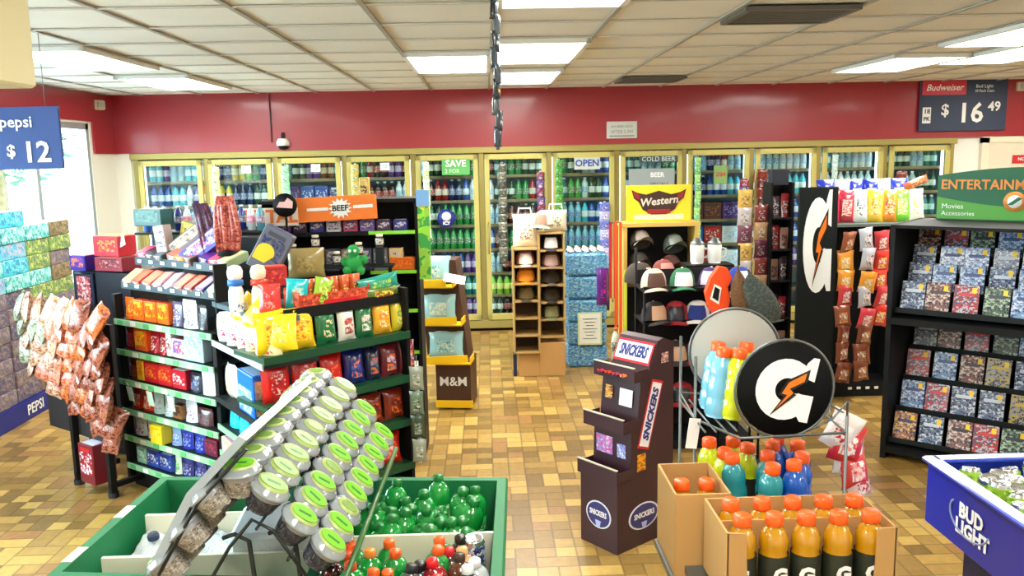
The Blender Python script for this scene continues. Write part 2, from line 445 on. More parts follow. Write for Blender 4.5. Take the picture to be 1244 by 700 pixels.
# walls
RED = mat('maroon_paint', (152, 30, 40), .35, coat=.25)
REDL = RED
WWH = mat('white_wall_paint', (228, 226, 216), .7)
w = MB()
w.box(((XL+5.15)/2, YB+.95, 1.3), (5.15-XL, .1, 2.8), WWH); 
w.box(((5.15+XR)/2, YB+.05, 1.3), (XR-5.15, .1, 2.8), WWH)
struct('wall_back', w)
w = MB(); w.box(((XL+XR)/2, YB-.015, 2.34), (XR-XL, .07, .62), RED); struct('trim_2', w)
w = MB(); w.box(((XL-3.79)/2, YB+.02, 1.02), (-3.79-XL, .08, 2.06), WWH); struct('trim_3', w)
w = MB(); YW0, YW1, ZW0, ZW1 = 1.2, 8.83, .75, 2.33
w.box((XL-.06, (YW1+YB)/2+.05, 1.3), (.12, YB-YW1+.1, 2.8), WWH); w.box((XL-.06, (YF+YW0)/2, 1.3), (.12, YW0-YF, 2.8), WWH)
w.box((XL-.06, (YW0+YW1)/2, ZW0/2-.05), (.12, YW1-YW0, ZW0+.1), WWH); w.box((XL-.06, (YW0+YW1)/2, (ZW1+2.7)/2), (.12, YW1-YW0, 2.7-ZW1), WWH)
struct('wall_left', w)
w = MB(); w.box((XL+.01, (YF+YB)/2, (ZW1+.02+ZC)/2), (.025, YB-YF, ZC-ZW1-.02), RED); w.box((XL+.01, (YW1+.04+YB)/2, 2.19), (.025, YB-YW1-.04, .32), RED); struct('trim_4', w)
w = MB(); w.box((XR+.05, (YF+YB)/2, 1.3), (.1, YB-YF, 2.8), WWH); struct('wall_right', w)
w = MB(); w.box(((XL+XR)/2, YF-.05, 1.3), (XR-XL, .1, 2.8), WWH); struct('wall_front', w)
w = MB(); w.box((XL+.02, (YF+YB)/2, .05), (.02, YB-YF, .1), mat('vinyl_base', (70, 50, 40), .5)); struct('baseboard_left', w)
w = MB(); w.box(((5.2+XR)/2, YB-.015, .05), (XR-5.2, .02, .1), mat('vinyl_base', (70, 50, 40), .5)); struct('baseboard_back', w)
# window
FR = mat('window_frame_alu', (168, 178, 182), .4, .5)
wn = MB(); 
for y in (YW0+.03, 3.0, 4.6, 6.2, 7.78, YW1-.03): wn.box((XL-.05, y, (ZW0+ZW1)/2), (.08, .06, ZW1-ZW0), FR)
for z in (ZW0+.03, ZW1-.03): wn.box((XL-.05, (YW0+YW1)/2, z), (.08, YW1-YW0, .06), FR)
win = struct('window_1', wn)
p = MB(); p.box((XL-.05, (YW0+YW1)/2, (ZW0+ZW1)/2), (.006, YW1-YW0-.1, ZW1-ZW0-.1), GLASS); ob('glass', p, win)
p = MB(); p.box((XL+.03, (YW0+YW1)/2, ZW0-.02), (.14, YW1-YW0+.1, .04), WHITE); ob('window_sill', p, win)
# outdoors
gm = MB(); gm.box((-16, 6, -.12), (22, 40, .1), mat('pavement', (190, 190, 186), .9)); ob('car_park', gm, kind='structure')
def tree(x, y, h, lab):
    r = root('street_tree', lab, 'tree', T(x, y, -.07)); t = MB(); t.lathe([(.14, 0, WOODD), (.1, h*.5, WOODD), (.05, h*.8, WOODD)], n=8); ob('trunk', t, r)
    c = MB(); lm = mat('tree_leaf', (60, 120, 96), .8); rd = random.Random(3)
    for k in range(700):
        a = rd.uniform(0, 6.28); e = rd.uniform(-1, 1); q = rd.uniform(.5, 1)**.5*h*.34
        P = Vector((q*math.cos(a)*math.sqrt(1-e*e), q*math.sin(a)*math.sqrt(1-e*e), h*.68+q*e)); s_ = .12
        Mx = Matrix.Translation(P) @ Matrix.Rotation(a, 4, 'Z') @ Matrix.Rotation(rd.uniform(0, 3), 4, 'X')
        c._new([(-s_, 0, 0), (0, -s_*.5, 0), (s_, 0, 0), (0, s_*.5, .02)], [(0, 1, 2, 3)], lm, Mx)
    ob('crown', c, r)
tree(-9.5, 17.2, 4.2, 'green tree outside beyond the window')
# red band corner piece and small wall fittings
def sign_box(name, lab, cat, M, w, h, th, base, parts):
    r = root(name, lab, cat, M); b = MB(); b.box((0, 0, 0), (w, th, h), base, bev=.003); ob('panel', b, r)
    for pn, mb in parts: ob(pn, mb, r)
    return r
# emergency unit left corner, door on the right, camera
m_ = MB(); m_.box((0, 0, 0), (.12, .06, .1), mat('beige_plastic', (196, 176, 150), .5), bev=.01); m_.box((0, -.035, 0), (.07, .012, .05), GR)
ob('wall_sensor', m_, None, T(-3.91, 9.0, 2.52, 60), label='small beige sensor box high in the left corner of the maroon band', cat='sensor')
r = root('security_camera', 'small white dome camera on the maroon band above the third cooler door', 'camera', T(-2.15, 9.33, 2.1))
m_ = MB(); m_.lathe([(0, .06, WHITE), (.05, .055, WHITE), (.07, .02, WHITE), (.07, -.02, WHITE), (0, -.02, WHITE)], n=14); ob('housing', m_, r)
m_ = MB(); m_.lathe([(.055, -.02, BLACK), (.045, -.05, BLACK), (0, -.065, BLACK)], n=12); ob('lens_dome', m_, r)
m_ = MB(); m_.box((0, .01, .09), (.03, .03, .06), BLACK); ob('bracket', m_, r)
m_ = MB(); m_.tube([(0, 0, 0), (0, 0, .5)], .007, mat('cable_grey', (70, 50, 55), .6)); ob('wall_cable', m_, None, T(-2.27, 9.335, 2.12), label='thin dark cable running up the maroon band beside the dome camera', cat='cable')
t = MB(); gy = mat('notice_ink', (120, 124, 120), .6)
t.text('NO BEER SALES', .034, gy, T(0, -.009, .035)); t.text('AFTER 2 AM', .045, gy, T(0, -.009, -.02)); t.box((0, -.009, -.065), (.27, .001, .012), gy)
sign_box('wall_notice', 'small pale grey notice above the eighth cooler door', 'sign', T(1.48, 9.345, 2.18), .33, .18, .015, mat('notice_card', (196, 198, 190), .6), [('lettering', t)])
# door at right of the back wall
d = MB(); dm = mat('beige_door', (214, 204, 180), .6)
d.box((5.98, YB-.02, 1.0), (.9, .03, 1.96), dm)
for a in (-1, 1): d.box((5.98+a*.49, YB-.025, 1.02), (.08, .05, 2.0), mat('door_casing', (222, 212, 186), .6))
d.box((5.98, YB-.025, 2.0), (1.06, .05, .07), mat('door_casing', (222, 212, 186), .6))
dr = struct('door_1', d); h = MB(); h.lathe([(.02, 0, WIRE), (.02, .03, WIRE), (.035, .04, WIRE), (.03, .07, WIRE), (0, .075, WIRE)], n=12, M=T(5.6, YB-.035, 1.0, 0, 90)); ob('door_knob', h, dr)
t = MB(); t.text('NO ENTRY', .05, WHITE, T(0, -.006, 0), bold=.001)
sign_box('door_sign', 'small red sign on the beige door at the far right', 'sign', T(5.98, 9.355, 1.78), .36, .09, .01, col((190, 30, 36)), [('lettering', t)])
# back-wall price sign
NAVY = mat('sign_navy', (28, 44, 74), .5)
def txt(s_, size, m, M, **k): t = MB(); t.text(s_, size, m, M, **k); return t
redp = MB(); redp.box((-.22, -.012, .19), (.48, .004, .15), col((200, 34, 52), .4)); redp.text('Budweiser', .095, WHITE, T(-.22, -.016, .19), shear=.3, bold=.001)
tp = txt('Bud Light', .05, WHITE, T(.22, -.014, .2)); tp.text('18 Pack Cans', .04, WHITE, T(.22, -.014, .15))
pr = txt('16', .29, WHITE, T(.08, -.014, -.09), bold=.006); pr2 = txt('49', .14, WHITE, T(.34, -.014, -.02), bold=.003); pr3 = txt('$', .17, WHITE, T(-.2, -.014, -.05), bold=.003)
pk = MB(); pk.box((-.4, -.012, -.1), (.09, .004, .17), WHITE); pk.text('18', .07, NAVY, T(-.4, -.016, -.06), bold=.002); pk.text('PK', .06, NAVY, T(-.4, -.016, -.14), bold=.002)
sign_box('price_sign', 'navy beer price sign reading $16.49 at the right end of the maroon band', 'price sign', T(5.19, 9.32, 2.37), .96, .545, .02, NAVY, [('brand_panel', redp), ('pack_lettering', tp), ('dollar_digits', pr), ('cent_digits', pr2), ('dollar_symbol', pr3), ('pack_size_tag', pk)])
m_ = MB(); m_.box((0, 0, 0), (.12, .06, .1), mat('beige_plastic', (196, 176, 150), .5), bev=.01); m_.box((0, -.032, 0), (.08, .01, .05), GR)
ob('emergency_lamp', m_, None, T(5.84, 9.33, 2.56), label='small beige fitting right of the navy beer price sign', cat='lamp')
# hanging price sign on the left
BLUE = mat('sign_blue', (18, 62, 134), .45)
pr = txt('12', .155, WHITE, T(.185, -.014, -.08), bold=.0035); pr2 = txt('$', .09, WHITE, T(.05, -.014, -.07), bold=.002)
tp = txt('pepsi', .085, WHITE, T(.09, -.014, .085), bold=.001)
wires = []
for a in (-1, 1):
    wr = MB(); wr.tube([(a*.25, 0, .165), (a*.25, 0, .55)], .002, WIRE); wires.append(('hanging_wire', wr))
sign_box('price_sign', 'blue hanging price sign reading $12 before the left window', 'price sign', T(-2.62, 4.8, 2.075), .64, .335, .02, BLUE, [('dollar_digits', pr), ('dollar_symbol', pr2), ('brand_lettering', tp)]+wires)
# soffit at top left with dark fitting below
w = MB(); w.box((-1.55, 1.85, 2.37), (1.1, .3, .54), mat('soffit_cream', (216, 206, 160), .6), bev=.006); struct('trim_5', w)
r = root('overhead_speaker', 'dark brown fitting hanging beneath the cream box at the upper left corner', 'fitting', T(-1.07, 1.87, 2.1))
m_ = MB(); m_.lathe([(0, 0, BLACK), (.03, 0, BLACK), (.035, -.03, BLACK), (.028, -.07, WOODD), (.012, -.09, WOODD), (0, -.09, WOODD)], n=12, M=T(0, 0, 0, 0, 0, 15)); ob('shade', m_, r)
m_ = MB(); m_.box((-.01, 0, -.004), (.06, .06, .012), BLACK); ob('mount', m_, r)
# hanging strip of packets
r = root('hanging_strip', 'dark hanging strip of small packets dropping from the ceiling at centre', 'display strip', T(.045, 3.0, 1.96))
m_ = MB(); m_.box((0, 0, .33), (.012, .02, .68), mat('strip_slate', (62, 78, 92), .4)); m_.tube([(0, 0, .67), (0, 0, .68)], .003, WIRE); ob('strap', m_, r)
pcs = [(58, 74, 88), (40, 52, 66), (90, 104, 112), (30, 40, 52), (70, 88, 100)]
for k in range(12):
    c = pcs[k % 5]; acc = (225, 190, 60) if k == 3 else (200, 215, 220)
    me = bag(.034, .07, .02, c, acc if k in (1, 3, 6, 9) else (50, 62, 74), (34, 42, 52))
    ob('packet', me, r, T(.006*math.sin(k*2.1), -.008, .0+k*.053, 8*math.sin(k*3)+60, 0, 4*math.sin(k)))
m_ = MB(); m_.box((0, 0, .665), (.05, .02, .01), WHITE); ob('ceiling_clip', m_, r)
# ================================================================== COOLERS
CX0, DW, ND = -3.74, .739, 12
cw = root('beverage_cooler', 'long walk-in beverage cooler with twelve brass framed glass doors', 'cooler', T(CX0, YB, 0))
WT = DW*ND
f = MB(); f.box((WT/2, .0, 1.995), (WT+.1, .1, .07), GOLD, bev=.006); f.box((WT/2, .0, .08), (WT+.1, .1, .09), GOLD, bev=.006); f.box((WT/2, .03, .02), (WT+.1, .06, .05), BLACK)
for k in range(ND+1): f.box((k*DW, .02, 1.03), (.055, .08, 1.9), GOLD)
ob('frame', f, cw)
f = MB(); lb = mat('cooler_liner', (96, 128, 140), .6)
f.box((WT/2, .78, 1.0), (WT, .02, 2.0), lb); f.box((WT/2, .42, 2.02), (WT, .7, .02), lb); f.box((WT/2, .42, .06), (WT, .7, .02), lb)
for k in (0, 1): f.box((k*WT, .42, 1.03), (.02, .7, 1.95), lb)
ob('liner', f, cw)
df = MB(); dw, b_ = DW-.065, .055
for a in (-1, 1): df.box((a*(dw/2-b_/2), 0, .92), (b_, .035, 1.82), GOLD2, bev=.005)
df.box((0, 0, 1.80), (dw, .035, .06), GOLD2, bev=.005); df.box((0, 0, .045), (dw, .035, .07), GOLD2, bev=.005)
dframe = df.data('door')
dg = MB(); dg.box((0, 0, .92), (dw-.1, .008, 1.74), GLASS); dglass = dg.data('glass')
dh = MB(); dh.tube([(-dw/2+.03, -.018, .75), (-dw/2+.03, -.055, .79), (-dw/2+.03, -.055, 1.05), (-dw/2+.03, -.018, 1.09)], .009, GOLD, n=8); dhandle = dh.data('handle')
tub = mat('cooler_lamp', (214, 240, 255), .5, emit=5)
sh = MB(); sh.box((0, .25, 0), (DW-.03, .42, .012), mat('wire_shelf', (90, 100, 96), .5)); sh.box((0, .03, .008), (DW-.03, .008, .032), mat('shelf_tag_strip', (128, 116, 84), .5)); shm = sh.data('shelf')
lt = MB(); lt.box((0, 0, .98), (.022, .022, 1.75), tub); ltm = lt.data('cooler_tube_light')
for k in range(ND):
    o = ob('door', dframe, cw, T((k+.5)*DW, -.045, .12)); ob('glass', dglass, o); ob('handle', dhandle, o)
    ob('lamp_tube', ltm, cw, T(k*DW+.045, .085, .05)); 
    ob('lamp_tube', ltm, cw, T((k+1)*DW-.045, .085, .05))
SZ = [1.70, 1.43, 1.16, .89, .62, .37, .14]
for k in range(ND):
    for z in SZ: ob('shelf', shm, cw, T((k+.5)*DW, .08, z))
G1, G2, G3 = (20, 120, 60), (34, 150, 70), (110, 190, 120)
CB = {  # colour name -> (liquid, label, cap)
 'green': (G2, (30, 110, 60), (30, 110, 60)), 'dark green': ((14, 70, 50), (200, 220, 210), (20, 60, 40)), 'lime': ((130, 205, 60), (235, 240, 90), (50, 140, 50)),
 'cola': ((40, 22, 20), (170, 30, 36), (200, 200, 200)), 'red': ((150, 26, 34), (220, 200, 190), (190, 30, 30)), 'blue': ((28, 80, 170), (200, 215, 235), (30, 60, 150)),
 'clear': ((180, 215, 220), (80, 150, 200), (235, 240, 240)), 'water': ((120, 190, 215), (60, 130, 200), (230, 240, 250)), 'teal': ((30, 120, 120), (160, 220, 210), (220, 230, 230)),
 'purple': ((86, 50, 130), (170, 150, 200), (60, 40, 90)), 'yellow': ((220, 200, 70), (240, 236, 190), (80, 130, 60)), 'amber': ((120, 60, 24), (200, 170, 110), (190, 150, 60)),
 'orange': ((225, 120, 40), (240, 210, 150), (240, 120, 30)), 'white': ((225, 232, 235), (150, 190, 220), (210, 220, 230)), 'navy': ((26, 36, 90), (90, 110, 170), (210, 210, 220)), 'brown': ((90, 40, 30), (150, 90, 60), (60, 40, 30)), 'cyan': ((70, 190, 215), (220, 240, 245), (40, 110, 190))}
DOORS = {  # door -> rows from the top: list of (colour, count) ; 'C:' = cartons
 1: [['cyan 2', 'purple 1', 'clear 2', 'cyan 2', 'white 1'], ['blue 3', 'cyan 2', 'white 1', 'purple 1', 'orange 1']],
 2: [['navy 2', 'yellow 2', 'lime 1', 'green 1', 'navy 2'], ['yellow 2', 'navy 3', 'dark green 3'], ['dark green 8']],
 3: [['clear 1', 'dark green 2', 'purple 2', 'amber 2', 'cyan 1'], ['C:purple 1', 'C:blue 2', 'C:navy 1'], ['green 4', 'C:white 2']],
 4: [['green 2', 'red 1', 'cola 2', 'purple 2', 'cola 1'], ['amber 1', 'brown 2', 'cola 3', 'white 2'], ['cola 5', 'clear 3'], ['green 8']],
 5: [['clear 1', 'dark green 3', 'green 4'], ['cola 2', 'red 2', 'navy 2', 'blue 1', 'white 1'], ['dark green 3', 'green 5'], ['green 8'], ['cola 2', 'purple 1', 'blue 3', 'purple 2'], ['blue 3', 'cyan 1', 'lime 1', 'teal 3'], ['dark green 2', 'brown 2', 'red 2', 'purple 2']],
 6: [['cola 1', 'teal 2', 'green 2', 'dark green 3'], ['white 1', 'dark green 3', 'green 2', 'red 1', 'purple 1'], ['clear 2', 'brown 3', 'cola 2', 'red 1'], ['blue 1', 'brown 1', 'green 3', 'teal 3'], ['clear 2', 'cola 3', 'white 3'], ['lime 8'], ['dark green 2', 'cola 4', 'navy 2']],
 7: [['green 2', 'dark green 2', 'clear 2', 'blue 2'], ['teal 2', 'green 2', 'clear 1', 'dark green 2', 'blue 1'], ['water 4', 'cyan 1', 'blue 3'], ['water 8'], ['water 8']],
 8: [['teal 3', 'clear 3', 'green 2'], ['C:white 1', 'C:navy 1', 'C:white 1', 'C:brown 1']],
 9: [['water 3', 'navy 2', 'red 1', 'clear 2'], ['navy 3', 'blue 3', 'cyan 2'], ['C:brown 2', 'C:purple 1'], ['C:blue 1', 'C:red 1', 'C:white 1'], ['C:red 1', 'C:red 1', 'C:white 1']],
 10: [['clear 4', 'white 4'], ['red 1', 'white 3', 'orange 1', 'cyan 3'], ['cola 2', 'white 2', 'amber 2', 'blue 2'], ['red 3', 'amber 2', 'blue 3'], ['cola 4', 'purple 4']],
 11: [['cyan 2', 'clear 3', 'white 3'], ['white 4', 'clear 4'], ['blue 8']],
 12: [['teal 2', 'dark green 2', 'clear 2', 'teal 2'], ['brown 2', 'clear 3', 'dark green 3'], ['brown 3', 'teal 5']]}
for dn, rows in DOORS.items():
    for ri, row in enumerate(rows):
        x = CX0+(dn-1)*DW+.062; z = SZ[ri]+.007; used = {}
        tot = 0
        for it in row:
            cn, n = it.rsplit(' ', 1); tot += int(n)*(1.6 if cn.startswith('C:') else 1)
        pitch = (DW-.124)/tot
        n_of = {}
        for it in row:
            cn, n = it.rsplit(' ', 1); n_of[cn] = n_of.get(cn, 0)+int(n)
        for it in row:
            cn, n = it.rsplit(' ', 1)
            for q in range(int(n)):
                used[cn] = used.get(cn, 0)+1
                where = '%s shelf behind cooler door %s from left' % (LVL[ri+1], ORD[dn])
                o_ = (', %s from left' % ORD[used[cn]]) if n_of[cn] > 1 else ''
                if cn.startswith('C:'):
                    liq, lab, cap = CB[cn[2:]]; wd = pitch*1.6
                    me = carton(round(wd*.94, 3), .2, .24, liq, lab, cap)
                    put('drink_carton', me, T(x+wd/2, YB+.28, z), '%s multipack%s, %s' % (cn[2:], o_, where), 'drink box', 'multipacks in the cooler'); x += wd
                else:
                    liq, lab, cap = CB[cn]; r_ = min(.0385, pitch*.49); hh = .238+(.008*((dn*7+ri*3) % 3-1))
                    me = bottle(round(r_, 4), round(hh, 3), liq, cap, lab, (235, 235, 230))
                    put('drink_bottle', me, T(x+pitch/2, YB+.17, z), '%s drink bottle%s, %s' % (cn, o_, where), 'bottle', 'bottles in the cooler'); x += pitch
# door stickers and hanging things
def flat_sign(name, lab, M, w, h, base, txts, cat='sign', th=.004, extra=None):
    parts = []
    if txts:
        t = MB()
        for s_, size, colr, x, z, kw in txts: t.text(s_, size, col(colr), T(x, -th/2-.0005, z), **kw)
        parts.append(('lettering', t))
    if extra: parts.append(('graphic', extra))
    return sign_box(name, lab, cat, M, w, h, th, base, parts)
dx = lambda n, f_: CX0+(n-1+f_)*DW
flat_sign('door_sticker', 'green and white sticker at the top of the fifth cooler door', T(dx(5, .63), YB-.075, 1.82), .3, .17, col((90, 170, 90)), [('SAVE', .1, (240, 250, 240), 0, .035, {'bold': .002}), ('2 FOR', .06, (210, 240, 200), -.04, -.045, {})])
ex = MB(); ex.lathe([(0, 0, WHITE), (.05, 0, WHITE), (.05, .002, WHITE), (0, .002, WHITE)], n=20, M=T(0, -.003, .02, 0, 90))
r = root('door_sticker', 'round blue sticker with a white blob on the fifth cooler door', 'sign', T(dx(5, .47), YB-.075, 1.27)); m_ = MB()
m_.lathe([(0, 0, col((30, 40, 130))), (.1, 0, col((30, 40, 130))), (.1, .003, col((30, 40, 130))), (0, .003, col((30, 40, 130)))], n=28, M=T(0, 0, 0, 0, 90)); ob('disc', m_, r); ob('emblem', ex, r)
m_ = MB(); m_.text('ICY', .05, WHITE, T(0, -.005, -.055), bold=.002); ob('lettering', m_, r)
flat_sign('door_sticker', 'white and blue lettered sticker at the top of the seventh cooler door', T(dx(7, .55), YB-.075, 1.83), .28, .13, col((188, 196, 190)), [('OPEN', .1, (40, 70, 150), 0, .0, {'bold': .003})])
flat_sign('door_sticker', 'dark sticker with pale capitals high on the eighth cooler door', T(dx(8, .6), YB-.075, 1.86), .42, .07, col((60, 80, 76)), [('COLD BEER', .07, (200, 220, 220), 0, 0, {})])
ex = MB(); ex.xz([(-.06, .04), (0, -.05), (.06, .04)], -.004, .001, col((180, 40, 40)))
flat_sign('door_poster', 'grey and white poster with red triangle on the eighth cooler door', T(dx(8, .5), YB-.078, 1.64), .5, .24, col((150, 160, 160)), [('BEER', .07, (235, 240, 240), .06, .05, {'bold': .002}), ('SPECIALS', .05, (60, 50, 110), .08, -.05, {})], extra=None)
flat_sign('door_poster', 'small green and red poster on the ninth cooler door', T(dx(9, .52), YB-.075, 1.68), .15, .2, col((120, 160, 90)), [('2/$4', .06, (200, 50, 40), 0, 0, {'bold': .002})])
for n, c in ((2, (235, 240, 235)), (3, (235, 240, 235)), (4, (230, 240, 235))):
    flat_sign('door_sticker', 'white round-cornered sticker high on the %s cooler door' % ORD[n], T(dx(n, .6), YB-.075, 1.84), .1, .08, col(c), [('12', .05, (60, 120, 90), 0, 0, {})])
# clip strips hanging on the doors
def strip(name, lab, M, n, w, h, cs, cat='display strip', pitch=None, d=.03, tag='packet'):
    r = root(name, lab, cat, M); pitch = pitch or h*.9
    m_ = MB(); m_.box((0, .012, -n*pitch/2), (.02, .003, n*pitch+.04), WHITE); m_.tube([(0, .012, .0), (0, .012, .05)], .003, WIRE); ob('strap', m_, r)
    for k in range(n):
        c = cs[k % len(cs)]; ob(tag, bag(w, h, d, *c), r, T(.004*math.sin(k*5), -.01-.004*(k % 2), -(k+1)*pitch, 6*math.sin(k*7), 6))
    return r
WG = ((225, 240, 225), (120, 200, 90), (240, 250, 240)); 
strip('hanging_strip', 'pale green strip of packets hanging down the left side of the fifth cooler door', T(dx(5, .2), YB-.1, 1.87), 9, .07, .1, [WG, ((200, 230, 160), (90, 180, 70), (230, 240, 230))])
strip('hanging_strip', 'long dark strip of small packets down the sixth cooler door', T(dx(6, .3), YB-.1, 1.84), 12, .1, .1, [((80, 84, 76), (170, 170, 140), (40, 60, 50)), ((110, 110, 96), (60, 80, 60), (190, 190, 170)), ((60, 66, 64), (150, 150, 120), (90, 70, 60))])
strip('hanging_strip', 'purple and red strip of packets at the right of the sixth cooler door', T(dx(6, .86), YB-.1, 1.74), 6, .09, .1, [((120, 40, 60), (90, 60, 140), (200, 200, 210)), ((90, 70, 130), (190, 60, 70), (220, 220, 220))])
strip('hanging_strip', 'green strip of packets at the left of the seventh cooler door', T(dx(7, .13), YB-.1, 1.86), 9, .08, .1, [((70, 150, 70), (150, 200, 90), (30, 90, 50))])
strip('hanging_strip', 'lilac and blue strip of packets at the right of the seventh cooler door', T(dx(7, .8), YB-.1, 1.4), 6, .12, .11, [((110, 120, 200), (220, 220, 240), (60, 60, 150)), ((180, 180, 220), (70, 80, 180), (240, 240, 250))])
strip('hanging_strip', 'lime strip of packets down the left of the ninth cooler door', T(dx(9, .17), YB-.1, 1.86), 10, .07, .1, [((150, 210, 110), (90, 170, 80), (220, 235, 200)), ((120, 190, 120), (200, 225, 150), (60, 130, 90))])
strip('hanging_strip', 'red and purple strip of packets at the right of the ninth cooler door', T(dx(9, .86), YB-.1, 1.62), 6, .11, .1, [((140, 40, 60), (80, 60, 130), (210, 200, 220)), ((90, 70, 150), (150, 50, 60), (200, 200, 230))])
strip('hanging_strip', 'tall red-brown strip of jerky packs on the tenth cooler door', T(dx(10, .12), YB-.12, 1.72), 12, .12, .11, [((120, 40, 36), (200, 90, 40), (60, 30, 30)), ((90, 30, 34), (220, 210, 200), (140, 50, 40))])
strip('hanging_strip', 'tan and white strip of jerky packs beside the red-brown one', T(dx(10, .34), YB-.14, 1.55), 10, .12, .11, [((210, 170, 120), (230, 190, 70), (240, 230, 220)), ((200, 190, 180), (140, 60, 50), (240, 240, 240))])
strip('hanging_strip', 'pale strip of packets ending in a green tag on the eleventh cooler door', T(dx(11, .2), YB-.1, 1.86), 5, .07, .1, [((190, 215, 215), (120, 190, 110), (230, 240, 240))])
strip('hanging_strip', 'brown strip of packets at the left of the twelfth cooler door', T(dx(12, .2), YB-.1, 1.66), 4, .12, .11, [((130, 60, 50), (190, 110, 90), (60, 30, 30))])
for n, c in ((2, (240, 236, 150)), (3, (150, 225, 170)), (4, (200, 180, 90))):
    strip('hanging_strip', '%s strip of packets hanging at the left of the %s cooler door' % (['', '', 'pale yellow', 'mint green', 'gold'][n], ORD[n]), T(dx(n, .17), YB-.1, 1.86), 5, .09, .1, [(c, (230, 240, 220), (90, 130, 110))])
# ================================================================== SNACK GONDOLA (left)
A0, A1, O_, R1 = (-2.2, 5.01), (-1.46, 4.46), (-1.04, 3.86), (-.42, 4.41)
thA = math.degrees(math.atan2(A1[1]-A0[1], A1[0]-A0[0])); thB = math.degrees(math.atan2(O_[1]-A1[1], O_[0]-A1[0])); thR = math.degrees(math.atan2(R1[1]-O_[1], R1[0]-O_[0]))
lA = math.dist(A0, A1); lB = math.dist(A1, O_); lR = math.dist(O_, R1)
FA = T(A0[0], A0[1], 0, thA); FB = T(A1[0], A1[1], 0, thB); FR_ = T(O_[0], O_[1], 0, thR)
gd = root('snack_gondola', 'dark green metal gondola loaded with candy and chips, left of the aisle', 'shelf unit', T(0, 0, 0))
core = [(-1.86, 5.26), (-1.24, 4.80), (-1.0, 4.42), (-.62, 4.70), (-1.1, 5.16), (-1.7, 5.32)]
m_ = MB(); m_.prism(core, .0, 1.22, DARK); m_.prism([(-1.86, 5.26), (-1.24, 4.80), (-1.2, 5.16), (-1.7, 5.32)], 1.2, 1.5, DARK); ob('back_panel', m_, gd)
m_ = MB()
for F, l, dp in ((FA, lA, .30), (FB, lB, .26), (FR_, lR, .28)): m_.box((l/2, dp/2+.04, .05), (l, dp, .1), BLACK, M=F)
ob('base_deck', m_, gd)
ZA = [1.03, .85, .67, .49, .325, .15]; ZB = [1.0, .70, .545, .40, .22]; ZR = [1.03, .795, .56, .32, .12]
for z in ZA:
    m_ = MB(); m_.box((lA/2, .17, z-.012), (lA-.01, .33, .02), DARK, M=FA); o = ob('shelf', m_, gd)
    m_ = MB(); m_.box((lA/2, -.002, z-.014), (lA-.01, .008, .034), RAIL, M=FA)
    for k in range(7): m_.box((.07+k*.13, -.0075, z-.014), (.05, .003, .026), WHITE if k % 2 else col((90, 180, 110)), M=FA)
    ob('price_rail', m_, o)
for i, z in enumerate(ZB):
    m_ = MB(); m_.box((lB/2, .14, z-.012), (lB-.01, .27, .02), DARK, M=FB); o = ob('shelf', m_, gd)
    m_ = MB(); m_.box((lB/2, -.002, z-.012), (lB-.01, .008, .03), col((188, 198, 204)) if i == 0 else (DARK if i == 1 else RAIL), M=FB)
    ob('price_rail', m_, o)
for z in ZR:
    m_ = MB(); m_.box((lR/2, .15, z-.012), (lR, .30, .022), GREENM, M=FR_); o = ob('shelf', m_, gd)
    m_ = MB(); m_.box((lR/2, -.004, z-.014), (lR, .012, .038), GREENM, M=FR_); ob('price_rail', m_, o)
# upper shelves
for z, dy in ((1.23, .06), (1.36, .16)):
    m_ = MB(); m_.box((lA/2+.02, .12+dy, z-.01), (lA+.02, .22, .016), DARK, M=FA); m_.box((lA/2+.02, dy, z-.004), (lA+.02, .008, .045), mat('tray_lip', (44, 66, 78), .4), M=FA)
    for k in range(8): m_.box((.06+k*.115, dy-.006, z-.004), (.04, .003, .02), col((190, 214, 226)), M=FA)
    ob('upper_shelf', m_, gd)
m_ = MB(); ap = [(-1.46, 4.5), (-1.08, 4.0), (-1.0, 3.97), (-.9, 4.03), (-.95, 4.4), (-1.2, 4.62)]
m_.prism(ap[::1], 1.175, 1.2, mat('tray_grey_blue', (78, 100, 110), .4)); ob('corner_tray', m_, gd)
m_ = MB(); m_.box((lR/2+.08, .19, 1.20), (lR-.14, .26, .02), GREENM, M=FR_); m_.box((lR/2+.08, .06, 1.205), (lR-.14, .012, .05), BLACK, M=FR_); ob('upper_shelf', m_, gd)
for c_, d_, F in (((0.0, .03, .6), (.03, .05, 1.15), FA), ((lA-.01, .03, .55), (.03, .03, .95), FA), ((lR, .16, .7), (.02, .3, 1.12), FR_), ((.02, .06, 1.27), (.02, .07, .26), FB)):
    m_ = MB(); m_.box(c_, d_, BLACK, M=F); ob('upright', m_, gd)
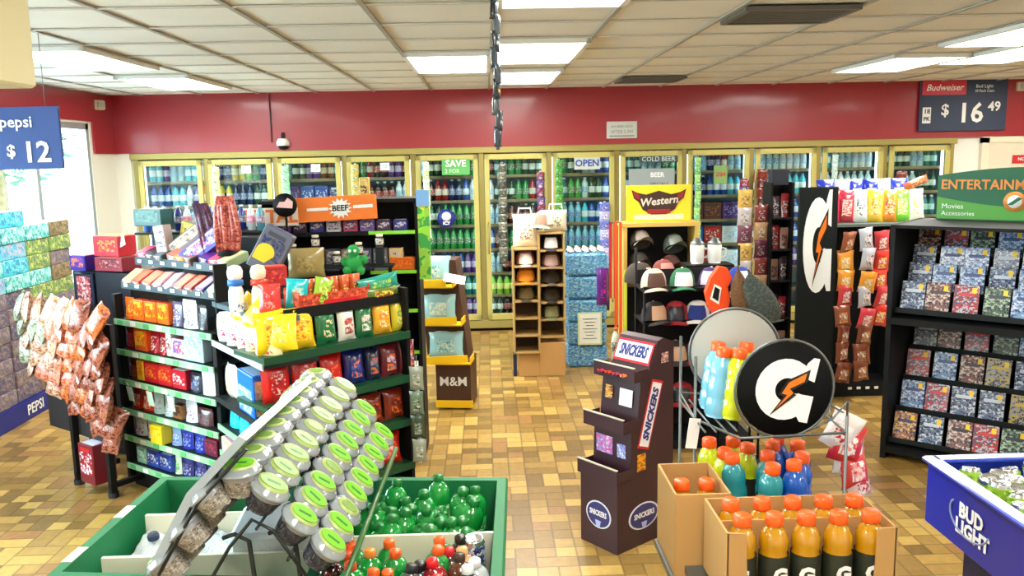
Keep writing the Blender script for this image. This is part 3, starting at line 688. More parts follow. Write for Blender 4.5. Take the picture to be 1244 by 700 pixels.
# --- section A, candy
OR, YE, RD, WH, DB = (244, 110, 24), (250, 200, 40), (206, 26, 36), (240, 240, 240), (24, 40, 90)
wA = 'on the %s gondola candy shelf'
S_ = [(.085, .12, .05)]
gA = 'candy on the left side of the gondola'
run(FA, .03, ZA[0], .06, [('pouch', 1, 'orange candy pack', (.10, .11, .04), OR, YE, (200, 70, 20)), ('carton', 3, 'orange candy pack with yellow end', (.115, .12, .05), OR, (220, 60, 20), YE), ('pouch', 1, 'lavender and grey candy pouch', (.09, .12, .04), (90, 80, 120), (220, 220, 240), (60, 50, 90)), ('pouch', 1, 'white candy pouch with dark spot', (.13, .14, .05), (225, 232, 240), (30, 34, 44), (200, 210, 220)), ('pouch', 1, 'black candy pouch', (.08, .12, .04), (40, 42, 52), (80, 80, 90), (20, 20, 26))], wA % 'top', gA)
run(FA, .02, ZA[1], .06, [('pouch', 1, 'dark red candy bag', (.1, .12, .05), (120, 26, 30), (190, 50, 40), (80, 16, 20)), ('carton', 1, 'orange pack with yellow edge', (.13, .13, .05), (240, 90, 24), (250, 200, 50), YE), ('pouch', 2, 'crimson and white candy bag', (.085, .13, .05), (190, 24, 44), WH, (150, 16, 30)), ('carton', 1, 'white and maroon candy box', (.05, .14, .05), WH, (130, 20, 40), WH), ('carton', 1, 'pink and white candy box', (.12, .11, .05), (225, 205, 225), (200, 60, 90), (120, 100, 180)), ('carton', 1, 'tall pale blue box', (.16, .17, .06), (176, 206, 232), (230, 240, 250), (120, 160, 210))], wA % 'second', gA)
run(FA, .02, ZA[2], .06, [('pouch', 1, 'brown candy bag', (.1, .1, .05), (110, 44, 30), (160, 70, 40), (70, 30, 24)), ('carton', 1, 'yellow and orange candy pack', (.07, .12, .05), YE, OR, (250, 150, 40)), ('carton', 2, 'long red candy pack with yellow print', (.13, .12, .05), RD, (240, 150, 50), (220, 60, 40)), ('carton', 1, 'red candy box with white logo', (.13, .11, .05), (196, 22, 44), WH, (196, 22, 44)), ('pouch', 1, 'small navy and blue candy bag', (.11, .09, .04), (28, 34, 60), (120, 140, 190), (60, 60, 80)), ('pouch', 1, 'white peg bag at the right end', (.12, .13, .04), (236, 244, 240), (190, 220, 200), (220, 230, 240))], wA % 'third', gA)
run(FA, .03, ZA[3], .06, [('pouch', 2, 'red orange candy bag', (.1, .11, .05), (206, 50, 24), (240, 120, 60), (240, 230, 220)), ('pouch', 2, 'clear bag of pastel sweets', (.1, .11, .05), (190, 220, 210), (220, 235, 230), (170, 150, 180)), ('carton', 1, 'tan and black pack', (.09, .08, .05), (150, 100, 50), (30, 30, 34), (60, 40, 50)), ('pouch', 1, 'white and lilac bag', (.11, .1, .05), (220, 225, 240), (120, 90, 130), (240, 240, 245)), ('pouch', 1, 'brown and plum candy bag', (.13, .08, .05), (70, 36, 44), (40, 30, 36), (120, 60, 60))], wA % 'fourth', gA)
run(FA, .03, ZA[4], .06, [('pouch', 2, 'white candy bag with pink print', (.12, .12, .05), (235, 238, 240), (180, 90, 110), (220, 225, 230)), ('carton', 1, 'bright yellow box', (.11, .11, .14), (246, 224, 30), (250, 235, 80), (240, 200, 20)), ('pouch', 1, 'pale blue bag', (.09, .09, .05), (130, 165, 215), (200, 215, 240), (60, 90, 170)), ('pouch', 2, 'royal blue candy bag', (.11, .11, .05), (24, 50, 170), (140, 160, 230), (16, 30, 110)), ('carton', 1, 'plum and red box', (.12, .09, .05), (100, 30, 60), (180, 40, 70), (70, 30, 50))], wA % 'fifth', gA)
run(FA, .05, ZA[5], .06, [('carton', 1, 'pale green box', (.1, .1, .05), (150, 190, 160), (220, 235, 220), (90, 150, 110)), ('carton', 2, 'blue and white box', (.12, .1, .05), (40, 70, 170), (215, 225, 240), (24, 40, 110)), ('pouch', 1, 'white and green bag', (.06, .1, .04), (220, 235, 215), (120, 190, 120), (90, 160, 90)), ('pouch', 3, 'navy and lilac bag', (.11, .1, .05), (30, 40, 120), (170, 170, 220), (18, 24, 70))], wA % 'bottom', gA)
# price hooks hanging from third rail
for k in range(3):
    m_ = MB(); m_.box((0, 0, -.05), (.055, .003, .09), mat('tag_pale', (196, 226, 214), .4), bev=.001); m_.tube([(0, 0, 0), (0, -.01, .03)], .002, WHITE)
    put('price_tag', m_, FA @ T(.14+k*.2, -.03, ZA[2]-.02, 0, 8), 'pale hanging price tag on the third gondola rail, %s from the left' % ORD[k+1], 'price tag', 'hanging price tags')
# upper tiers of bars
gU = 'candy bars on the upper gondola tiers'
bars = [((226, 190, 150), 'tan'), ((220, 60, 30), 'red orange'), ((230, 90, 50), 'orange red'), ((226, 170, 190), 'pink'), ((196, 180, 220), 'lavender'), ((224, 84, 60), 'coral'), ((200, 70, 50), 'brick red'), ((90, 60, 160), 'purple'), ((130, 210, 130), 'mint green')]
for k, (c, n_) in enumerate(bars):
    put('candy_bar_box', carton(.085, .04, .12, tuple(int(v*.85) for v in c), (min(255, c[0]+30), c[1]//2+60, c[2]//2+30), (240, 230, 220)), FA @ T(.07+k*.10, .12, 1.25, random.uniform(-8, 8), 30, random.uniform(-8, 8)), '%s open candy bar box slanting on the tier above the candy shelves' % n_, 'candy box', gU)
ub = [((230, 100, 140), 'pink'), ((40, 70, 80), 'teal black'), ((60, 100, 110), 'slate'), ((200, 130, 110), 'salmon'), ((236, 160, 40), 'amber yellow'), ((96, 84, 80), 'brown grey'), ((60, 40, 150), 'violet'), ((214, 90, 130), 'rose'), ((210, 236, 180), 'pale lime')]
for k, (c, n_) in enumerate(ub):
    put('candy_bar_box', carton(.085, .05, .11+.02*(k % 3), tuple(int(v*.85) for v in c), (min(255, c[0]+50), c[1], c[2]), (230, 220, 210)), FA @ T(.05+k*.10, .23, 1.375, random.uniform(-14, 14), 18, random.uniform(-10, 10)), '%s candy bar box on the highest slanted tier of the gondola' % n_, 'candy box', gU)
# tall tilted cartons and odd things above
def AT(u, y, z, rz=0, rx=0, ry=0): return T(u, y, z, rz, rx, ry)
put('candy_box', carton(.36, .1, .05, (44, 40, 170), (200, 60, 130), (250, 250, 250)), T(-1.55, 4.82, 1.43, -20, 0, -32), 'long royal blue candy box with pink stripe tilted upward on the gondola top', 'candy box')
put('candy_box', carton(.4, .08, .05, (96, 78, 64), (170, 140, 110), (220, 210, 200)), T(-1.72, 5.0, 1.45, -20, 0, -32), 'long brown candy box tilted behind the royal blue one', 'candy box')
put('candy_box', carton(.09, .17, .06, (176, 160, 160), (70, 70, 84), (230, 225, 225)), T(-1.88, 5.05, 1.4, -30, 0, -8), 'upright grey carton standing left of the tilted long boxes', 'candy box')
put('candy_box', carton(.2, .1, .1, (24, 84, 84), (40, 110, 100), (60, 130, 120)), T(-1.98, 5.15, 1.56, -20, 0, 0), 'dark teal box on top of the gondola near the window end', 'candy box')
m_ = MB(); m_.prism(core, 1.5, 1.515, DARK); 
for k in range(12):
    c = [(60, 110, 190), (200, 220, 240), (150, 60, 90), (36, 60, 140), (220, 236, 240), (90, 160, 180)][k % 6]; n_ = ['blue', 'white', 'plum', 'navy', 'ice white', 'sea blue'][k % 6]
    x = -2.06+k*.065; y = 5.27-.03*(k % 3)-.006*k
    put('lighter_refill_bottle', bottle(.025, .15, c, (230, 235, 240), (min(255, c[0]+60), 120, 160), (230, 230, 230)), T(x, y, 1.52), 'small %s bottle in the crowded row topping the gondola, %s along' % (n_, ORD[k+1]), 'bottle', 'small bottles along the gondola top')
m_ = MB(); m_.prism([(-2.1, 5.16), (-1.3, 5.05), (-1.3, 5.26), (-2.1, 5.38)], 1.505, 1.519, DARK); ob('top_shelf', m_, gd)
put('snack_box', carton(.1, .16, .05, (210, 190, 70), (120, 130, 50), (240, 230, 140)), T(-1.78, 5.12, 1.42, -20, 0, 14), 'small mustard yellow pack poking up behind the brown long box', 'candy box')
# hanging sausage sticks
r = root('sausage_bunch', 'bunch of hanging red cured sausage sticks above the gondola corner', 'sausages', T(-1.42, 4.72, 1.42)); rm = printed((190, 84, 74), (120, 30, 34), (220, 130, 110), 50)
for k in range(6):
    m_ = MB(); a = k-2.5; pts = [(a*.012, 0, .32), (a*.02, -.01*(k % 3), .26), (a*.024, .01*(k % 2), .12), (a*.018, 0, .0)]
    m_.tube(pts, .016, rm, n=8); ob('sausage', m_, r)
m_ = MB(); m_.lathe([(0, .0, BLACK), (.06, 0, BLACK), (.06, .02, BLACK), (0, .03, BLACK)], n=14); m_.tube([(0, 0, .0), (0, .02, .34)], .006, BLACK); ob('stand', m_, r)
r = root('sausage_bunch', 'dark plum bunch of wrapped meat sticks left of the red sausages', 'sausages', T(-1.56, 4.82, 1.4)); rm = printed((74, 44, 80), (40, 40, 70), (130, 60, 80), 50)
for k in range(5):
    m_ = MB(); a = k-2; m_.tube([(a*.014-.03, 0, .30), (a*.02, -.01*(k % 2), .16), (a*.026+.04, 0, .0)], .017, rm, n=8); ob('sausage', m_, r)
m_ = MB(); m_.tube([(0, .03, -.03), (0, .02, .3)], .006, BLACK); ob('stand', m_, r)
put('candy_box', carton(.16, .24, .07, (92, 96, 112), (30, 40, 100), (60, 66, 80)), T(-1.19, 4.5, 1.36, 0, 0, 30), 'grey and navy carton tilted right beside the red sausages', 'candy box')
m_ = MB(); yl = col((240, 190, 40)); rdm = col((220, 60, 50)); m_.xz([(0.05*math.cos(a/10*math.pi), .05*math.sin(a/10*math.pi)) for a in range(11)]+[(-.05, -.05), (.02, -.05)], 0, .002, yl)
# (carton emblem)
ob('emblem', m_, [o for o in COL.objects if o.get('label', '').startswith('grey and navy carton')][0], T(-.02, -.038, .1))
# two character-free milk bottles with plain blobs
for k, (cx, c, bc, n_) in enumerate(((-1.215, (236, 238, 236), (40, 110, 200), 'blue'), (-1.115, (232, 220, 190), (216, 60, 40), 'red'))):
    r = root('squeeze_bottle', 'tall cream squeeze bottle with a %s collar on the gondola corner' % n_, 'bottle', T(cx-.02+.012*k, 4.18, 1.2) @ Matrix.Scale(.84, 4), 'squeeze bottles with coloured collars'); m_ = MB(); q = col(c, .4); 
    m_.lathe([(0, 0, q), (.042, 0, q), (.046, .05, printed((80, 100, 150), c, (200, 200, 210), 40)), (.043, .12, q), (.03, .16, q)], n=14); ob('body', m_, r)
    m_ = MB(); m_.lathe([(.03, .15, col(bc)), (.048, .155, col(bc)), (.046, .185, col(bc)), (.028, .19, col(bc))], n=8); ob('collar', m_, r)
    m_ = MB(); m_.lathe([(.028, .185, q), (.043, .2, q), (.046, .235, q), (.034, .265, q), (0, .275, q)], n=14); ob('top', m_, r)
wB = 'on the %s gondola corner shelf'; YB_ = (250, 214, 30)
gB = 'packs on the angled gondola corner'
# corner shelf B1: white and yellow bags
for k, (x, y, dz, rz, n_, c1, c2) in enumerate(((.10, .05, 0, 22, 'white', (240, 236, 226), (214, 40, 110)), (.25, .05, 0, 30, 'white', (240, 236, 226), (214, 40, 110)), (.40, .05, 0, 26, 'white', (240, 236, 226), (214, 40, 110)), (.54, .05, 0, 34, 'cream and pink', (244, 226, 170), (220, 90, 60)), (.66, .06, 0, 40, 'cream and pink', (244, 226, 170), (220, 90, 60)))):
    put('snack_bag', bag(.15, .16, .06, c1, c2, (240, 220, 160)), FB @ T(x, y, ZB[0], rz, -6, random.uniform(-8, 8)), '%s snack bag on the top corner shelf, %s from the left' % (n_, ORD[k+1]), 'snack bag', gB)
for k, (x, y, dz, rz, ry) in enumerate(((.20, .12, .07, 20, -8), (.33, .11, .09, 30, 10), (.47, .10, .08, 24, -6), (.60, .10, .07, 40, 8), (.70, .10, .05, 48, -4))):
    put('snack_bag', bag(.17, .17, .07, YB_, (250, 170, 40), (250, 240, 150)), FB @ T(x, y, ZB[0]+dz, rz, -14, ry), 'yellow snack bag heaped over the white ones, %s from the left' % ORD[k+1], 'snack bag', gB)
for k, (x, y, z, ry) in enumerate(((.40, .0, .045, 80), (.56, -.01, .04, 96))):
    put('snack_bag', bag(.12, .15, .05, YB_, (244, 150, 40), (250, 240, 190)), FB @ T(x-.07, y+.03, ZB[0]+.1+z, 24, -30, ry*.3), 'yellow snack bag slumped forward on the corner heap, %s one' % ['left', 'right'][k], 'snack bag', gB)
run(FB, .03, ZB[1], .06, [('gap', .0, 0, 0, 0, 0, 0), ('bag', 1, 'white and yellow snack bag', (.16, .18, .06), (232, 226, 214), (236, 200, 40), (220, 210, 220))], wB % 'second', gB, jit=3)
r = root('cookie_box', 'large bright blue cookie carton with tan side at the gondola corner', 'cookie box', FB @ T(.45, .08, ZB[1], -2)); m_ = MB(); bl = col((20, 110, 220), .3)
m_.box((0, 0, .105), (.24, .15, .21), bl, bev=.004); ob('carton', m_, r)
m_ = MB(); m_.box((0, -.0765, .075), (.2, .002, .12), printed((120, 190, 240), (220, 240, 255), (20, 110, 220), 26)); m_.box((0, 0, .2115), (.2, .12, .002), col((150, 190, 225))); ob('front_print', m_, r)
m_ = MB(); m_.box((.1215, 0, .1), (.002, .13, .17), printed((226, 190, 110), (150, 140, 150), (240, 210, 140), 16)); ob('side_panel', m_, r)
run(FB, .03, ZB[2], .06, [('pouch', 4, 'turquoise candy bag', (.14, .13, .05), (20, 190, 210), (90, 230, 230), (10, 150, 180))], wB % 'third', gB)
run(FB, .02, ZB[3], .05, [('carton', 3, 'cream carton with pink and yellow print', (.2, .08, .1), (236, 226, 200), (220, 160, 190), (240, 230, 90))], wB % 'fourth', gB)
run(FB, .02, ZB[4], .05, [('carton', 1, 'slate blue pack', (.16, .1, .08), (60, 76, 100), (90, 110, 130), (40, 50, 66)), ('carton', 1, 'black pack', (.16, .11, .08), (30, 30, 40), (50, 50, 60), (20, 20, 30)), ('pouch', 2, 'bright teal bag', (.13, .12, .05), (20, 190, 205), (60, 210, 220), (16, 150, 170))], wB % 'bottom', gB)
wR = 'on the %s shelf facing the aisle'
gR = 'bags on the aisle side of the gondola'
run(FR_, .01, ZR[0], .07, [('bag', 2, 'large yellow corn chip bag', (.15, .20, .08), (248, 200, 16), (240, 110, 40), (250, 220, 90)), ('bag', 1, 'green potato chip bag with cream oval', (.12, .17, .06), (20, 106, 56), (236, 220, 170), (20, 106, 56)), ('bag', 1, 'white chip bag with brown print', (.105, .16, .06), (236, 232, 220), (130, 70, 40), (200, 60, 60)), ('bag', 1, 'green and white narrow chip bag', (.1, .16, .06), (30, 110, 60), (236, 236, 226), (230, 200, 190)), ('bag', 1, 'orange yellow chip bag', (.11, .165, .06), (240, 172, 34), (240, 226, 170), (220, 120, 40)), ('bag', 1, 'yellow green chip bag', (.105, .16, .06), (206, 190, 40), (236, 226, 150), (110, 150, 50))], wR % 'top', gR, jit=6, tilt=-5, gap=.004)
run(FR_, .02, ZR[1], .07, [('bag', 2, 'red nacho chip bag', (.15, .19, .07), (206, 20, 24), (240, 200, 200), (150, 14, 18)), ('bag', 1, 'red and orange nacho chip bag', (.13, .18, .07), (200, 24, 28), (240, 120, 50), (200, 24, 28)), ('bag', 1, 'deep blue nacho chip bag', (.12, .18, .07), (20, 30, 110), (240, 130, 50), (80, 90, 160)), ('bag', 1, 'navy and orange chip bag', (.09, .17, .06), (30, 34, 70), (220, 110, 40), (110, 130, 160)), ('bag', 2, 'maroon and orange chip bag', (.11, .17, .06), (110, 22, 34), (230, 110, 30), (190, 190, 210))], wR % 'second', gR, jit=6, tilt=-5)
run(FR_, .3, ZR[2], .07, [('bag', 1, 'dark brown chip bag', (.12, .16, .06), (70, 34, 28), (120, 50, 30), (40, 24, 22)), ('bag', 3, 'brown red chip bag', (.13, .16, .06), (140, 44, 24), (220, 100, 40), (80, 30, 24))], wR % 'third', gR, jit=6, tilt=-5)
run(FR_, .3, ZR[3], .07, [('bag', 3, 'flame red chip bag', (.16, .17, .07), (216, 44, 20), (240, 130, 60), (240, 220, 210))], wR % 'fourth', gR, jit=8, tilt=-6)
run(FR_, .3, ZR[4], .07, [('bag', 3, 'dark green snack bag', (.16, .13, .07), (24, 50, 36), (40, 80, 50), (120, 40, 30))], wR % 'bottom', gR, jit=8, tilt=-6)
# on the corner tray and the upper aisle shelf
put('snack_bag', bag(.105, .15, .05, (222, 60, 56), (240, 150, 140), (200, 40, 40)), T(-1.04, 4.05, 1.2, 10, -6), 'coral red candy bag standing on the grey corner tray', 'snack bag', 'bags on the corner tray')
put('snack_bag', bag(.11, .15, .05, (30, 190, 200), (240, 210, 70), (190, 230, 230)), T(-.935, 4.13, 1.21, 22, -6, 6), 'turquoise bag with yellow base on the corner tray', 'snack bag', 'bags on the corner tray')
put('snack_bag', bag(.1, .15, .05, (150, 190, 50), (60, 110, 40), (220, 220, 90)), T(-.83, 4.16, 1.21, 40, -6, 18), 'lime green bag leaning right beside the turquoise one', 'snack bag')
put('candy_box', carton(.12, .1, .09, (190, 40, 40), (220, 90, 80), (160, 30, 30)), T(-1.09, 4.36, 1.3, 20), 'small red carton behind the coral red bag', 'candy box')
r = root('display_tray', 'red cardboard display tray of amber snack packs on the upper shelf', 'display tray', FR_ @ T(.44, .14, 1.211))
m_ = MB(); rc = printed((200, 60, 40), (230, 110, 60), (150, 40, 36), 40); m_.box((0, -.07, .04), (.4, .006, .07), rc); m_.box((0, .07, .05), (.4, .006, .1), rc)
for a in (-1, 1): m_.box((a*.2, 0, .045), (.006, .146, .09), rc)
m_.box((0, 0, .003), (.4, .146, .006), rc); m_.box((.03, -.075, .012), (.2, .004, .05), col((200, 20, 30))); ob('tray', m_, r)
for k in range(6):
    put('snack_pack', bag(.06, .13, .04, (206, 90, 40), (240, 220, 120), (150, 60, 30)), FR_ @ T(.28+k*.064, .14, 1.22, random.uniform(-6, 6)), 'amber snack pack in the red display tray, %s from the left' % ORD[k+1], 'snack bag', 'amber packs in the red tray')
put('snack_bag', bag(.26, .08, .06, (20, 140, 120), (30, 160, 130), (200, 210, 70)), FR_ @ T(.72, .1, 1.25, 0, 0, -6), 'wide teal bag lying at the right end of the upper shelf', 'snack bag')
put('snack_bag', bag(.24, .06, .06, (90, 110, 40), (220, 220, 60), (180, 40, 50)), FR_ @ T(.72, .08, 1.212), 'yellow green snack pack beneath the wide teal bag', 'snack bag')
put('cookie_tub', jar(.05, .12, (226, 200, 140), (240, 230, 190), (200, 170, 110)), FR_ @ T(.36, .27, 1.21), 'cream lidded tub behind the red display tray', 'tub')
# green plush-like bunch and khaki bag behind
put('snack_bag', bag(.2, .16, .08, (160, 140, 84), (130, 116, 70), (180, 160, 100)), T(-.98, 4.62, 1.3, 10), 'khaki bag standing behind the corner tray', 'snack bag')
r = root('plush_toy', 'small bright green plush toy above the red display tray', 'toy', T(-.72, 4.62, 1.32)); m_ = MB(); gg = mat('plush_green', (30, 140, 60), .9, bump=.4)
for c, q in (((0, 0, .05), .05), ((0, -.02, .12), .035), ((.05, 0, .07), .025), ((-.05, 0, .06), .025), ((.035, -.03, .015), .025), ((-.035, -.03, .015), .025)):
    m_.lathe([(0, -q, gg)]+[(q*math.cos(a), q*math.sin(a), gg) for a in [R(-60), R(-30), 0, R(30), R(60)]]+[(0, q, gg)], c=c, n=12)
ob('body', m_, r); m_ = MB()
for a in (-1, 1): m_.lathe([(0, 0, WHITE), (.008, .004, WHITE), (0, .01, WHITE)], n=8, M=T(a*.014, -.055, .125, 0, 90))
ob('eyes', m_, r)
strip('hanging_strip', 'grey green strip of bags hanging at the aisle corner of the gondola', T(-.385, 4.36, .86), 4, .075, .13, [((150, 156, 140), (90, 110, 90), (200, 200, 190)), ((110, 130, 110), (190, 190, 180), (60, 80, 60)), ((60, 76, 60), (170, 180, 170), (120, 140, 120))], pitch=.13)
# back unit with orange header
r = root('candy_display_rack', 'black display rack with lime shelf edges and orange header behind the gondola', 'display rack', T(-.87, 5.35, 0))
m_ = MB(); m_.box((-.05, .3, .84), (.96, .02, 1.66), BLACK); m_.box((.43, .16, .84), (.02, .3, 1.66), BLACK); m_.box((-.53, .16, .84), (.02, .3, 1.66), BLACK); m_.box((-.05, .16, 1.67), (.98, .3, .02), BLACK); ob('cabinet', m_, r)
for z in (1.47, 1.22, .97, .7): 
    m_ = MB(); m_.box((-.05, .16, z-.01), (.94, .28, .014), DARK); m_.box((.28, .014, z), (.3, .008, .022), col((140, 220, 60))); m_.box((-.2, .014, z), (.64, .008, .022), BLACK); ob('shelf', m_, r)
m_ = MB(); lg = printed((150, 220, 60), (240, 240, 70), (60, 160, 70), 8); m_.box((.475, .02, 1.42), (.075, .02, .5), lg); m_.box((.475, .0, 1.68), (.08, .02, .1), col((120, 170, 220))); ob('side_sign', m_, r)
t = MB(); oc = col((240, 124, 40), .4); t.box((-.03, -.02, 1.63), (.56, .02, .15), oc, M=T(0, 0, 0, 0, 0, -2)); ob('header', t, r)
t = MB(); wm = WHITE; Mh = T(-.03, -.034, 1.63, 0, 0, -2)
for k in range(14):
    a = k/14*2*math.pi; t.xz([(.05*math.cos(a-.22), .045*math.sin(a-.22)), (.075*math.cos(a), .065*math.sin(a)), (.05*math.cos(a+.22), .045*math.sin(a+.22))][::1], 0, .002, wm, M=Mh)
t.xz([(.052*math.cos(k/16*2*math.pi), .045*math.sin(k/16*2*math.pi)) for k in range(16)], -.001, .003, wm, M=Mh)
t.box((-.14, 0, 0), (.13, .002, .018), wm, M=Mh); t.box((.14, 0, .005), (.12, .002, .02), wm, M=Mh); t.text('BEEF', .05, BLACK, Mh @ T(0, -.003, 0), bold=.001)
ob('header_lettering', t, r)
t = MB(); t.box((-.46, -.03, 1.585), (.34, .02, .11), col((246, 232, 220), .4), M=T(0, 0, 0)); 
for k, s_ in enumerate('VITAL'): t.text(s_, .11, oc, T(-.58+k*.065, -.042, 1.585), bold=.004)
ob('side_header', t, r)
cn = ['violet', 'plum', 'navy', 'white', 'rose']
for k in range(8):
    c = [(120, 90, 170), (70, 40, 70), (40, 50, 140), (220, 220, 230), (200, 70, 110)][k % 5]
    put('candy_box', carton(.09, .07, .07, c, (220, 200, 220), (60, 60, 90)), T(-1.28+k*.105, 5.45, 1.475), '%s box on the upper shelf of the black rack, %s along' % (cn[k % 5], ORD[k+1]), 'candy box', 'boxes in the black display rack')
for k in range(8):
    c = [(70, 74, 100), (110, 110, 120), (226, 190, 120), (90, 90, 110), (150, 130, 110)][k % 5]; n_ = ['slate', 'grey', 'sand', 'steel', 'taupe'][k % 5]
    put('candy_box', carton(.09, .14, .07, c, (50, 50, 70), (200, 190, 180)), T(-1.28+k*.1, 5.45, 1.225), '%s upright box on the middle shelf of the black rack, %s along' % (n_, ORD[k+1]), 'candy box', 'boxes in the black display rack')
put('candy_box', carton(.16, .08, .08, (240, 110, 30), (250, 140, 50), (220, 90, 20)), T(-.54, 5.45, 1.225), 'bright orange box at the right end of the black rack', 'candy box')
for k in range(6): put('spread_jar', jar(.025, .08, (60, 56, 54), (230, 225, 210), (236, 226, 200)), T(-1.3+k*.13, 5.2-.03*(k % 2), 1.3+.05*(k % 3)), 'small dark jar with cream lid above the khaki bag, %s along' % ORD[k+1], 'jar', 'small jars below the orange header')
m_ = MB(); m_.box((-1.0, 5.19, 1.285), (.86, .14, .012), DARK)
for k in range(6): m_.box((-1.3+k*.13, 5.2-.03*(k % 2), 1.29+.025*(k % 3)), (.05, .05, .001+.05*(k % 3)), DARK)
for x in (-1.4, -.6): m_.box((x, 5.24, .64), (.02, .02, 1.28), DARK)
ob('riser_shelf', m_, None, label='dark stepped riser carrying small jars below the orange header', cat='riser')
r = root('round_sign', 'round black sign with a pale pink shape left of the orange header', 'sign', T(-1.22, 5.25, 1.66)); m_ = MB()
m_.lathe([(0, 0, BLACK), (.072, 0, BLACK), (.072, .012, BLACK), (0, .012, BLACK)], n=28, M=T(0, 0, 0, 0, 90)); ob('disc', m_, r)
m_ = MB(); pk_ = col((236, 190, 186)); m_.xz([(-.05, -.012), (.045, -.02), (.05, .02), (.02, .045), (.0, .02), (-.03, .02)], -.014, .002, pk_); ob('emblem', m_, r)
m_ = MB(); m_.box((0, .01, -.11), (.012, .008, .1), BLACK); ob('stem', m_, r)
put('figurine_box', carton(.06, .13, .06, (200, 170, 90), (90, 60, 40), (220, 200, 130)), T(-.77, 5.5, 1.682), 'small golden figure pack standing on the orange header rack', 'candy box')
# ------------------------------------------------------------------ bread-style bag rack at the left end
B0 = T(-2.86, 5.32, 0, -37)
r = root('bag_rack', 'black wheeled rack draped with hanging bags at the gondola left end', 'rack', B0)
for x in (.42, .80):
    m_ = MB(); m_.box((x, .0, .56), (.035, .035, 1.08), BLACK); m_.lathe([(.0, 0, BLACK), (.03, 0, BLACK), (.03, .03, BLACK), (0, .03, BLACK)], n=12, c=(x, 0, 0)); m_.box((x, .12, .07), (.03, .28, .03), BLACK); ob('leg', m_, r)
m_ = MB(); m_.box((.49, .03, .67), (.80, .02, .72), mat('rack_panel', (34, 30, 34), .6)); ob('back_panel', m_, r)
BC = [((160, 172, 156), (110, 110, 80), (200, 200, 190), 'grey green'), ((190, 160, 140), (150, 90, 60), (206, 190, 186), 'pale tan'), ((190, 130, 110), (180, 76, 40), (206, 170, 170), 'pink tan'), ((190, 104, 56), (130, 56, 26), (206, 160, 140), 'orange brown'), ((150, 90, 70), (100, 40, 30), (190, 140, 130), 'brown')]
NW = ['one', 'two', 'three', 'four', 'five', 'six', 'seven', 'eight', 'nine']
for c in range(8):
    for q in range(9):
        if q > 8-(7-c)*.55: continue
        x = .09+c*.115+.012*q*(1-c/8); z = 1.10-q*.087
        k = min(4, max(0, int(c*.55+q*.3+random.uniform(-.8, .8)))); b = BC[k]
        put('hanging_bag', bag(.14, .185, .06, b[0], b[1], b[2], 1), B0 @ T(x+random.uniform(-.015, .015), -.06-.006*(8-q), z-.10, random.uniform(-25, 18), -18+random.uniform(-8, 8), random.uniform(-28, 28)), '%s clear snack bag on the wheeled rack, column %s, row %s' % (b[3], NW[c], NW[q]), 'snack bag', 'hanging bags on the wheeled rack')
put('novelty_box', carton(.16, .24, .14, (120, 30, 44), (220, 220, 240), (190, 30, 40)), B0 @ T(.62, .02, .06), 'red and white patterned carton on the floor under the hanging bags', 'box')
# black cabinet with boxes on top
r = root('counter_cabinet', 'black cabinet behind the hanging bags with a framed picture on its side', 'cabinet', T(-2.52, 5.6, 0, -25))
m_ = MB(); m_.box((0, .15, .62), (.52, .3, 1.24), mat('cabinet_black', (26, 26, 40), .35), bev=.008); ob('body', m_, r)
m_ = MB(); m_.box((-.14, -.01, 1.12), (.17, .014, .21), mat('frame_navy', (24, 30, 60), .35), bev=.005); ob('picture_frame', m_, r)
m_ = MB(); m_.box((-.14, -.019, 1.12), (.12, .004, .165), printed((110, 20, 36), (200, 60, 70), (220, 200, 200), 30)); ob('picture', m_, r)
put('snack_box', carton(.24, .09, .16, (150, 40, 60), (200, 130, 120), (90, 20, 40)), T(-2.40, 5.6, 1.245, -25), 'maroon carton on the black cabinet below the red and yellow one', 'box')
put('snack_box', carton(.22, .13, .15, (214, 40, 60), (240, 150, 60), (190, 30, 50)), T(-2.42, 5.62, 1.34, -25), 'red carton with orange front topping the black cabinet', 'box')
put('snack_box', carton(.14, .1, .12, (60, 40, 150), (240, 130, 70), (120, 60, 160)), T(-2.64, 5.66, 1.245, -25), 'violet and orange carton at the left end of the black cabinet', 'box')
m_ = MB(); m_.box((0, 0, 0), (.1, .002, .07), WHITE); ob('paper_card', m_, None, T(-2.35, 5.53, 1.43, -25, -15, -25), label='white paper card leaning on the red and orange carton', cat='card')
# ------------------------------------------------------------------ soda multipack stack by the window
def case_mesh(c1, c2, c3, w=.34, d=.26, h=.118):
    mb = MB(); mb.box((0, 0, h/2), (d, w, h), printed(c1, c2, c3, 17, .3), bev=.006); mb.box((d/2+.001, 0, h*.5), (.002, w*.5, h*.5), printed(c3, c1, c2, 30)); return mb.data('carton')
CT = [case_mesh((60, 190, 200), (150, 220, 230), (30, 130, 180)), case_mesh((110, 190, 210), (210, 170, 190), (60, 160, 200)), case_mesh((40, 160, 160), (120, 200, 200), (190, 220, 220)),
      case_mesh((90, 84, 110), (150, 130, 130), (70, 70, 100)), case_mesh((120, 100, 96), (96, 96, 130), (160, 140, 130)), case_mesh((110, 150, 70), (90, 110, 100), (190, 200, 110)), case_mesh((130, 110, 80), (170, 150, 110), (90, 80, 70))]
CN = ['turquoise', 'pale blue and pink', 'sea green', 'purple grey', 'brown grey', 'olive green', 'tan']
